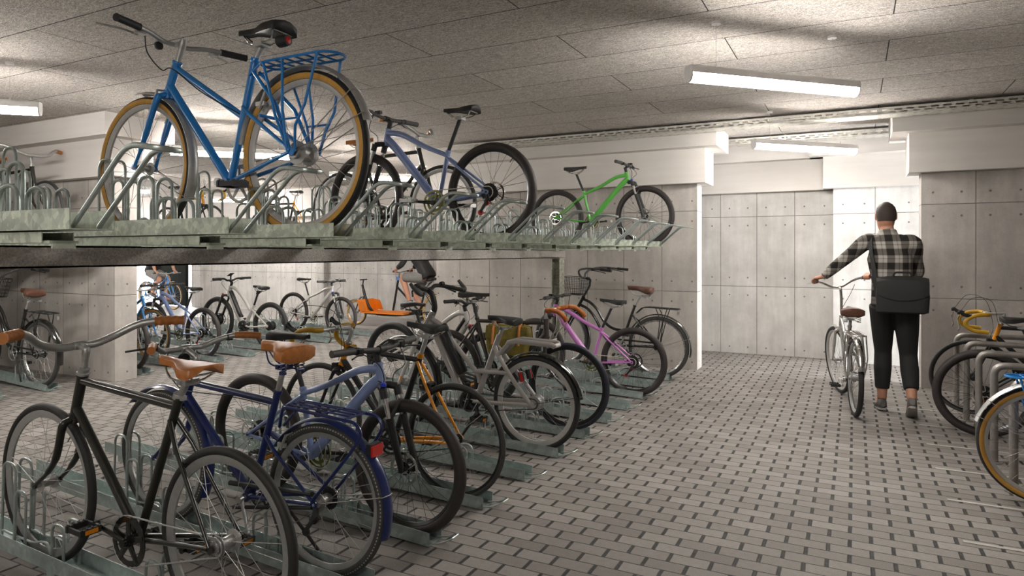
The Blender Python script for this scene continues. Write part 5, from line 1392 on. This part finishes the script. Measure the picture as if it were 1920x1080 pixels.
def person(label, J, mats, fwd, vox=.0075, hair='crop', trousers='long', group=None, feet='shoe', bars=None, helmet=None, rip=None):
    """J: joints in world metres. One continuous body; clothes and hair are its children"""
    base = vec(J['base'])
    L = lambda p: vec(p) - base
    root = thing('person', label, 'person', tuple(base), (0, 0, 0), group)
    F = vec(fwd).normalized()
    pel, che, nek, hed = (L(J[k]) for k in ('pelvis', 'chest', 'neck', 'head'))
    lat_s = (L(J['shL']) - L(J['shR'])).normalized(); lat_h = (L(J['hipL']) - L(J['hipR'])).normalized()
    def torso(mb, g, z0=0.0, z1=1.0):
        sp = smooth_pts([pel - (che - pel) * .18, pel, pel.lerp(che, .5), che, nek], 4)
        prof = [(.150, .105), (.172, .120), (.150, .105), (.172, .125), (.105, .078)]
        rings = []
        N = len(sp)
        for i, p in enumerate(sp):
            t = i / (N - 1)
            if t < z0 or t > z1: continue
            k = t * 4; a = min(3, int(k)); q = k - a
            rx = prof[a][0] + (prof[a + 1][0] - prof[a][0]) * q; ry = prof[a][1] + (prof[a + 1][1] - prof[a][1]) * q
            tan = (sp[min(N - 1, i + 1)] - sp[max(0, i - 1)]).normalized()
            lt = lat_h.lerp(lat_s, t).normalized(); lt = (lt - tan * lt.dot(tan)).normalized(); fr = lt.cross(tan)
            rings.append(ell_ring(p, lt, fr, rx + g, ry + g, 20, .85))
        mb.loft(rings)
    def arm(mb, s, g, wristcut=1.0):
        a, e, w = L(J['sh' + s]), L(J['el' + s]), L(J['wr' + s]); w2 = e.lerp(w, wristcut)
        inn = a.lerp(che.lerp(nek, .6), .45)
        limb(mb, [inn, a, a.lerp(e, .5), e, e.lerp(w2, .5), w2], [.07 + g, .062 + g, .050 + g, .043 + g, .040 + g * .9, .030 + g * .8 if wristcut > .9 else .040 + g])
    def leg(mb, s, g, cut=1.0):
        h, k, a = L(J['hip' + s]), L(J['kn' + s]), L(J['an' + s])
        if cut < .5:
            limb(mb, [h, h.lerp(k, .5), h.lerp(k, .92)], [.095 + g, .083 + g, .072 + g]); return
        limb(mb, [h, h.lerp(k, .5), k, k.lerp(a, .35), a.lerp(k, .30), a.lerp(k, .21)] if g > .012 else [h, h.lerp(k, .5), k, k.lerp(a, .35), a.lerp(k, .12), a], [.094 + g, .078 + g, .056 + g, .058 + g, (.049 + g * .8) if g > .012 else .042, (.046 + g * .7) if g > .012 else .038])
    b = MB(); torso(b, 0)
    limb(b, [nek - (nek - che) * .25, nek, nek.lerp(hed, .45), hed], [.075, .060, .056, .055])
    P = head(b, hed, J.get('look', F), J.get('up', hed - nek))
    for s in 'LR':
        arm(b, s, 0); leg(b, s, 0)
        an, to = L(J['an' + s]), L(J['to' + s]); hl = an + (an - to).normalized() * .05; hl.z = an.z - .05 + (0 if an.z < 9 else 0)
        limb(b, [an, an.lerp(to, .25) - Vector((0, 0, .035)), to], [.036, .040, .024])
        hd = J.get('hand' + s)
        if hd: hand(b, L(J['wr' + s]), L(hd[0]), hd[1], hd[2], hd[3])
    body = b.build('body', mats['skin'], root); remesh(body, vox, 4)
    sh = MB(); torso(sh, .013, 0, 1.01); [arm(sh, s, .013, .96 if mats.get('long', True) else .42) for s in 'LR']
    limb(sh, [che.lerp(nek, .7), nek, nek.lerp(hed, .30)], [.10, .086, .073])
    o = sh.build('shirt', mats['shirt'], body); remesh(o, .009, 5)
    tr = MB(); torso(tr, .010, 0, .32)
    for s in 'LR': leg(tr, s, .017, 1.0 if trousers == 'long' else .4)
    o = tr.build('trousers' if trousers == 'long' else 'shorts', mats['trousers'], body); remesh(o, .009, 5)
    for s in 'LR':
        an, to = L(J['an' + s]), L(J['to' + s]); d = (to - an); d.normalize()
        dn = Vector((0, 0, -1)); dn = (dn - d * dn.dot(d)).normalized()
        lt = d.cross(dn)
        m = MB(); heel = an - d * .06
        rings = []
        for t, w, h0, h1 in ((0, .020, .01, .07), (.06, .034, .0, .082), (.25, .038, -.01, .085), (.5, .040, .03, .085), (.8, .046, .05, .086), (.95, .040, .06, .086), (1.0, .018, .07, .084)):
            p = heel + d * (t * .30); c = p + dn * ((h0 + h1) / 2); rings.append(ell_ring(c, lt, dn, w, (h1 - h0) / 2, 16, .7))
        m.loft(rings); sho = m.build('shoe', mats['shoe'], body)
        so = MB(); rings = []
        for t, w in ((0, .022), (.05, .036), (.3, .039), (.55, .041), (.82, .047), (.96, .040), (1.0, .02)):
            p = heel + d * (t * .30) + dn * .090; rings.append(ell_ring(p, lt, dn, w, .010, 16, .5))
        so.loft(rings); so.build('shoe_sole', mats.get('sole', mats['shoe']), sho)
    u = vec(J.get('up', hed - nek)).normalized(); f = vec(J.get('look', F)).normalized(); l = u.cross(f).normalized(); f = l.cross(u).normalized()
    h = MB()
    rr = []
    for z, a, bb_, y in ((-.045, .070, .060, -.042), (-.02, .0765, .072, -.034), (.01, .081, .082, -.029), (.045, .083, .092, -.020), (.08, .075, .094, -.010), (.11, .053, .068, -.010), (.132, .020, .028, -.012), (.135, .003, .004, -.012)):
        rr.append(ell_ring(hed + u * z + f * y, l, f, a, bb_, 20))
    h.loft(rr); ho = h.build('hair', mats['hair'], body)
    for x in (-1, 1):
        e = MB(); c = P(x * .031, .088, .012)
        e.lathe([(.0, -.011), (.008, -.008), (.011, 0), (.008, .008), (0, .011)], tuple(c), 'x', 12); e.build('eye', 'eye', body)
    return root
M['skin'] = grained('skin', (.52, .255, .165), .5, scale=40, amt=.06)
M['hair'] = grained('short_brown_hair', (.040, .026, .020), .7, scale=220, amt=.5, bump=.4)
M['eye'] = new_mat('eye', (.6, .58, .55), .2)
M['trousers'] = grained('black_trousers', (.012, .0115, .011), .8, scale=30, amt=.25, bump=.2)
M['grey_shorts'] = grained('grey_shorts', (.20, .195, .185), .8, scale=30, amt=.15, bump=.2)
M['black_shirt'] = grained('black_jersey', (.014, .013, .013), .7, scale=30, amt=.2)
M['shoe'] = grained('grey_shoe', (.13, .12, .11), .7, scale=40, amt=.2)
M['sole'] = new_mat('pale_sole', (.32, .30, .28), .6)
M['canvas_black'] = grained('black_canvas', (.015, .0145, .014), .75, scale=60, amt=.3, bump=.3)
def mat_plaid():
    m = new_mat('plaid_shirt', rough=.85, spec=.2); t = nt(m)
    v = t.new('ShaderNodeTexCoord').outputs['Object']; x, y, z = t.xyz(v)
    def bands(c, per, ph):
        f = t.m('FRACT', t.m('ADD', t.m('DIVIDE', c, per), ph)); return t.m('ADD', t.m('MULTIPLY', t.ramp(f, .46, .50), t.ramp(f, .94, .98, 1, 0)), t.m('MULTIPLY', t.m('MULTIPLY', t.ramp(f, .20, .22), t.ramp(f, .27, .29, 1, 0)), .45))
    hz = bands(z, .125, .1); vx = bands(t.m('ADD', x, t.m('MULTIPLY', y, .35)), .118, .35)
    s = t.m('ADD', hz, vx)
    c = t.mix(t.ramp(s, 0, 1), (.40, .375, .34), (.135, .122, .108)); c = t.mix(t.ramp(s, 1, 2), c, (.020, .018, .016))
    n = t.noise(v, 300, 2); k = t.ramp(n, .3, .7, .9, 1.1)
    t.link(t.mix(1.0, c, t.comb(k, k, k), 'MULTIPLY'), t.bsdf.inputs['Base Color'])
    t.bump(t.noise(v, 16, 3), .35, .02)
    return m
M['plaid'] = mat_plaid()

# the bicycle he pushes: front wheel turned a little to the left
push = bike_city('silver city bicycle with brown saddle pushed by the man in the plaid shirt', 'silver_frame', 'chrome')
def steer(root, hb, ang):
    st = root['steer']; ax = Vector((st[0], 0, st[1])).normalized(); p = Vector((hb[0], 0, hb[1]))
    T = Matrix.Translation(p) @ Matrix.Rotation(ang, 4, ax) @ Matrix.Translation(-p)
    for ch in root.children:
        if ch.name.split('.')[0] in ('front_wheel', 'fork', 'stem', 'handlebar', 'front_fender'): ch.matrix_local = T
for ch in list(push.children):
    if ch.name.split('.')[0] in ('handlebar', 'saddle', 'stem', 'cable', 'tail_light'):
        for g in list(ch.children): bpy.data.objects.remove(g)
        bpy.data.objects.remove(ch)
q = MB().tube([(.79, 0, .822), (.745, 0, 1.0), (.74, 0, 1.08)], .0135, 14).tube(round_pts([(.741, 0, 1.06), (.738, 0, 1.09), (.80, 0, 1.10)], .012, 3), .014, 12); q.build('stem', 'chrome', push)
handlebar(push, (.80, 1.10), [(0, 0, 0), (.02, .06, .012), (.012, .14, .055), (-.06, .22, .085), (-.17, .27, .09)], 'chrome', .012, grips=.12, grip_mat='leather_dark', gr=.0165, levers=((-.05, .225, .08), (.0, .29, .06)), lever_mat='alloy')
zc = saddle(push, .375, .085, .945, 'wide', 'leather_dark', (.235, 0), 'alloy', springs='alloy', hwid=.10)
cable(push, [(.80, -.12, 1.13), (.95, -.10, 1.02), (.94, -.02, .86), (.85, 0, .76)])
for ch in push.children_recursive:
    if len(ch.material_slots) > 1: ch.material_slots[1].link = 'OBJECT'; ch.material_slots[1].material = M['rubber']
heading = math.atan2(7.73 - 6.62, -.165 - .004)
push.location = (.004, 6.62, 0); push.rotation_euler = (0, 0, heading)
steer(push, (.855, .69), R_(12))
bpy.context.view_layer.update()
TB = Matrix.Translation(push.location) @ Matrix.Rotation(heading, 4, 'Z')
st = push['steer']; ax = Vector((st[0], 0, st[1])).normalized(); pp = Vector((.855, 0, .69))
TS = TB @ Matrix.Translation(pp) @ Matrix.Rotation(R_(12), 4, ax) @ Matrix.Translation(-pp)
gl = TS @ Vector((.80 - .115, .247, 1.188)); gr_ = TS @ Vector((.80 - .115, -.247, 1.188))
bl_ = (TS.to_3x3() @ Vector((-.75, .35, .0))).normalized(); br_ = (TS.to_3x3() @ Vector((-.75, -.35, .0))).normalized()
upv = (0, 0, 1)
J = dict(base=(.33, 6.87, 0), pelvis=(.315, 6.88, 1.0), chest=(.285, 6.91, 1.40), neck=(.268, 6.925, 1.60), head=(.255, 6.955, 1.775),
         shL=(.098, 6.965, 1.545), shR=(.462, 6.865, 1.525), elL=(-.125, 7.12, 1.345), elR=(.50, 7.04, 1.25),
         hipL=(.225, 6.90, .97), hipR=(.405, 6.86, .97), knL=(.235, 7.03, .54), knR=(.43, 6.92, .53), anL=(.225, 6.98, .105), anR=(.445, 6.71, .17),
         toL=(.205, 7.19, .075), toR=(.45, 6.88, .065), look=(-.06, 1, 0), up=(0, .06, 1))
J['wrL'] = tuple(gl + Vector((.075, -.055, .045))); J['wrR'] = tuple(gr_ + Vector((.085, -.06, .04)))
J['handL'] = (tuple(gl), tuple(bl_), upv, -1 if False else 1); J['handR'] = (tuple(gr_), tuple(br_), upv, 1)
J['handL'] = (tuple(gl), tuple(-bl_), upv, 1); J['handR'] = (tuple(gr_), tuple(-br_), upv, 1)
person('man seen from behind in a plaid shirt and black trousers pushing a silver bicycle', J, dict(skin='skin', shirt='plaid', trousers='trousers', shoe='shoe', sole='sole', hair='hair'), (-.1, 1, 0), .0065)

# the shoulder bag he carries
mb_ = thing('messenger_bag', 'black canvas messenger bag on the back of the man in plaid', 'bag', (.372, 6.715, .915))
def slabring(z, a, w, dy=0.0): return [(math.copysign(abs(math.cos(t)) ** .4, math.cos(t)) * a, math.copysign(abs(math.sin(t)) ** .5, math.sin(t)) * w + dy, z) for t in [2 * PI * k / 28 for k in range(28)]]
MB().loft([slabring(0, .16, .035), slabring(.015, .198, .06), (slabring(.15, .205, .068)), slabring(.27, .195, .058), slabring(.31, .175, .035), slabring(.32, .12, .015)]).build('bag_body', 'canvas_black', mb_)
fl = []
for x in [-.198 + .396 * i / 14 for i in range(15)]:
    e = abs(x) / .198; dip = .115 + .05 * e * e
    pts = [(x, -.075 + .018 * e ** 6, dip), (x, -.078 + .02 * e ** 6, .20), (x, -.062 + .012 * e ** 4, .295 - .02 * e ** 3), (x, -.01, .328 - .02 * e ** 3), (x, .04, .30), (x, .036, .29), (x, -.01, .315 - .02 * e ** 3), (x, -.054 + .012 * e ** 4, .285 - .02 * e ** 3), (x, -.068 + .02 * e ** 6, .20), (x, -.066 + .018 * e ** 6, dip)]
    fl.append(pts)
MB().loft(fl).build('flap', 'canvas_black', mb_)
MB().tube(round_pts([(-.07, -.03, .325), (-.06, -.04, .36), (.06, -.04, .36), (.07, -.03, .325)], .03, 4), .009, 8, flat=.6).build('handle', 'canvas_black', mb_)
s = MB(); off = vec((.372, 6.715, .915))
sp = [(.20, 6.745, 1.0), (.175, 6.75, 1.12), (.155, 6.775, 1.30), (.135, 6.82, 1.46), (.13, 6.90, 1.575), (.16, 7.0, 1.60), (.22, 7.06, 1.50), (.34, 7.06, 1.28), (.48, 6.98, 1.12), (.535, 6.85, 1.10), (.555, 6.74, 1.13)]
P = [vec(p) - off for p in smooth_pts(sp, 5)]
vs, fs = [], []
for i, p in enumerate(P):
    d = (P[min(i + 1, len(P) - 1)] - P[max(i - 1, 0)]).normalized(); c = vec((.29, 6.9, 0)) - off; outw = Vector((p.x - c.x, p.y - c.y, .15 if i > 15 and i < 30 else 0)).normalized()
    wv = d.cross(outw).normalized() * .024; o_ = outw * .004
    vs += [p - wv - o_, p + wv - o_, p + wv + o_, p - wv + o_]
for i in range(len(P) - 1):
    for k in range(4): fs.append((i * 4 + k, i * 4 + (k + 1) % 4, i * 4 + 4 + (k + 1) % 4, i * 4 + 4 + k))
s.add(vs, fs); s.build('shoulder_strap', 'canvas_black', mb_)

# ------------------------------------------------------------------ cyclists on the far lane
def rider_joints(base, sgn, s=1.0, sit=.98, reach=.62, hz=1.08, ped=(.60, .30), ph=0.0):
    """sgn: +1 rides towards +x. Everything placed about the saddle at `base`"""
    bx, by = base[0], base[1]; X = lambda dx, dy, z: (bx + sgn * dx, by + sgn * -dy if False else by + dy * (1 if sgn > 0 else -1), z)
    px, pz = .30, .30
    J = dict(base=(bx, by, 0), pelvis=X(.0, 0, sit + .06), chest=X(.22, 0, sit + .40), neck=X(.33, 0, sit + .56), head=X(.40, 0, sit + .72),
             shL=X(.29, .19, sit + .50), shR=X(.29, -.19, sit + .50), elL=X(.40, .26, sit + .26), elR=X(.40, -.26, sit + .26), wrL=X(reach - .06, .26, hz + .06), wrR=X(reach - .06, -.26, hz + .06),
             hipL=X(.02, .09, sit + .01), hipR=X(.02, -.09, sit + .01), look=(sgn, 0, -.05), up=(sgn * .1, 0, 1))
    for s_, y, a in (('L', .10, ph), ('R', -.10, ph + PI)):
        fx, fz = px + math.cos(a) * .165, pz + math.sin(a) * .165 + .09
        J['an' + s_] = X(fx - .06, y + .0, fz + .02); J['to' + s_] = X(fx + .13, y + .0, fz - .055)
        h = Vector((.02, sit + .01)); an = Vector((fx - .06, fz + .02)); d = an - h; L1, L2 = .47, .46; D = min(d.length, L1 + L2 - .005)
        k = (L1 * L1 - L2 * L2 + D * D) / (2 * D); hh = math.sqrt(max(0, L1 * L1 - k * k)); u = d.normalized(); n = Vector((-u.y, u.x))
        kn = h + u * k + n * hh
        if kn.x < (h + u * k).x: kn = h + u * k - n * hh
        J['kn' + s_] = X(kn.x, y * 1.15, kn.y)
    bar = (0, 1, 0)
    J['handL'] = (X(reach, .26, hz), (0, -1 if sgn > 0 else 1, 0), (-sgn * .3, 0, 1), 1); J['handR'] = (X(reach, -.26, hz), (0, 1 if sgn > 0 else -1, 0), (-sgn * .3, 0, 1), 1)
    return J
# blue commuter bicycle near the gate, riding to the right
com = like(city, 'blue bicycle ridden past the dark gate by the cyclist in grey shorts'); com.location = (-16.2, 10.9, .008); com.rotation_euler = (0, 0, 0); com['group'] = 'bicycles being ridden'
J1 = rider_joints((-16.2 + .20, 10.9), 1, sit=.93, reach=.56, hz=.935, ph=-.5)
person('cyclist in black top and grey shorts riding a blue bicycle past the gate', J1, dict(skin='skin', shirt='black_shirt', trousers='grey_shorts', shoe='shoe', hair='hair', long=False), (1, 0, 0), .011, trousers='short')

# cargo bicycle riding to the left
cg = thing('cargo_bicycle', 'cargo bicycle with bright orange front box riding along the far lane', 'bicycle', (-6.90, 10.35, .008), (0, 0, PI))
cg['steer'] = (-.10, .40)
wf = wheel(cg, 'front_wheel', (1.92, 0, .25), .25, .05, 'rubber_grey', 'tan', 'rim', .02, 'spoke', 24)
wr = wheel(cg, 'rear_wheel', (0, 0, .335), .335, .05, 'rubber_grey', 'tan', 'rim', .022, 'spoke', 28)
m = MB()
m.tube(smooth_pts([(1.75, 0, .70), (1.69, 0, .52), (1.58, 0, .33), (1.4, 0, .235), (.9, 0, .235), (.48, 0, .29)], 5), .028, 12)
m.tube([(1.72, 0, .60), (1.78, 0, .80)], .024, 12)
m.tube([(.40, 0, .30), (.26, 0, .80)], .018, 12); m.tube([(1.02, 0, .32), (.90, 0, .92)], .022, 12); m.tube([(.93, 0, .78), (.42, 0, .34)], .020, 12)
for s in (-1, 1):
    m.tube([(.42, s * .03, .30), (0, s * .066, .335)], .010, 8); m.tube([(.29, s * .016, .70), (0, s * .066, .335)], .009, 8)
    m.tube([(1.55, s * .2, .255), (.70, s * .2, .255)], .014, 8)
for x in (.75, 1.0, 1.25, 1.52): m.tube([(x, -.2, .25), (x, .2, .25)], .012, 8)
m.build('frame', 'black', cg)
m = MB()
for s in (-1, 1): m.tube(smooth_pts([(1.78, s * .02, .56), (1.81, s * .055, .50), (1.92, s * .056, .25)], 4), .012, 8)
m.build('fork', 'black', cg)
fender(cg, (1.92, 0, .25), .268, 20, 170, .06, 'alloy', 'front_fender')
b = MB(); b.loft([[(1.685, y * 1.0, .60), (1.61, y, .40), (1.57, y, .37), (.62, y, .37), (.62, y, .345), (1.60, y, .345), (1.64, y, .37), (1.715, y, .59)] for y in (-.24, .24)])
for s in (-1, 1): b.loft([[(1.685, y, .59), (1.62, y, .39), (1.45, y, .38), (1.54, y, .57)] for y in (s * .24 - .01, s * .24 + .01)])
b.v = [(x, y, z - .08) for x, y, z in b.v]
b.build('cargo_box', new_mat('orange_cargo_box', (.85, .22, .008), .5), cg, False)
MB().tube([(1.77, 0, .80), (1.75, 0, .90)], .014, 10).tube([(1.75, -.10, .90), (1.75, .10, .90)], .014, 10).build('front_carrier', 'grey_plastic', cg)
MB().tube([(.90, 0, .92), (.875, 0, 1.05)], .016, 12).build('stem', 'alloy', cg)
handlebar(cg, (.875, 1.05), [(0, 0, 0), (.01, .08, .01), (-.04, .22, .03), (-.09, .30, .03)], 'alloy', .012, grips=.12, grip_mat='leather_dark', gr=.017)
MB().lathe([(0, -.05), (.06, -.05), (.06, .05), (0, .05)], (.40, 0, .30), 'y', 20).build('motor', 'black', cg)
crankset(cg, (.40, .30), .07, 'black', 'black', 20, (0, .335), .036, y=.06, reflector=None)
zc = saddle(cg, .34, .06, .97, 'comfort', 'plastic', (.20, 0), 'alloy'); MB().tube([(.26, 0, .79), (.20, 0, zc)], .014, 12).build('seat_post', 'alloy', cg)
MB().box((.885, .0, .94), (.07, .08, .07)).build('stem_pouch', new_mat('pale_blue_pouch', (.16, .32, .70), .6), cg, False)
J2 = rider_joints((-6.90 - .22, 10.35), -1, sit=.97, reach=.565, hz=1.085, ph=.9)
person('cyclist in black top and grey shorts riding the orange cargo bicycle', J2, dict(skin='skin', shirt='black_shirt', trousers='grey_shorts', shoe='shoe', hair='hair'), (-1, 0, 0), .011, trousers='short')
for o in SC.objects:
    if 'steer' in o: del o['steer']
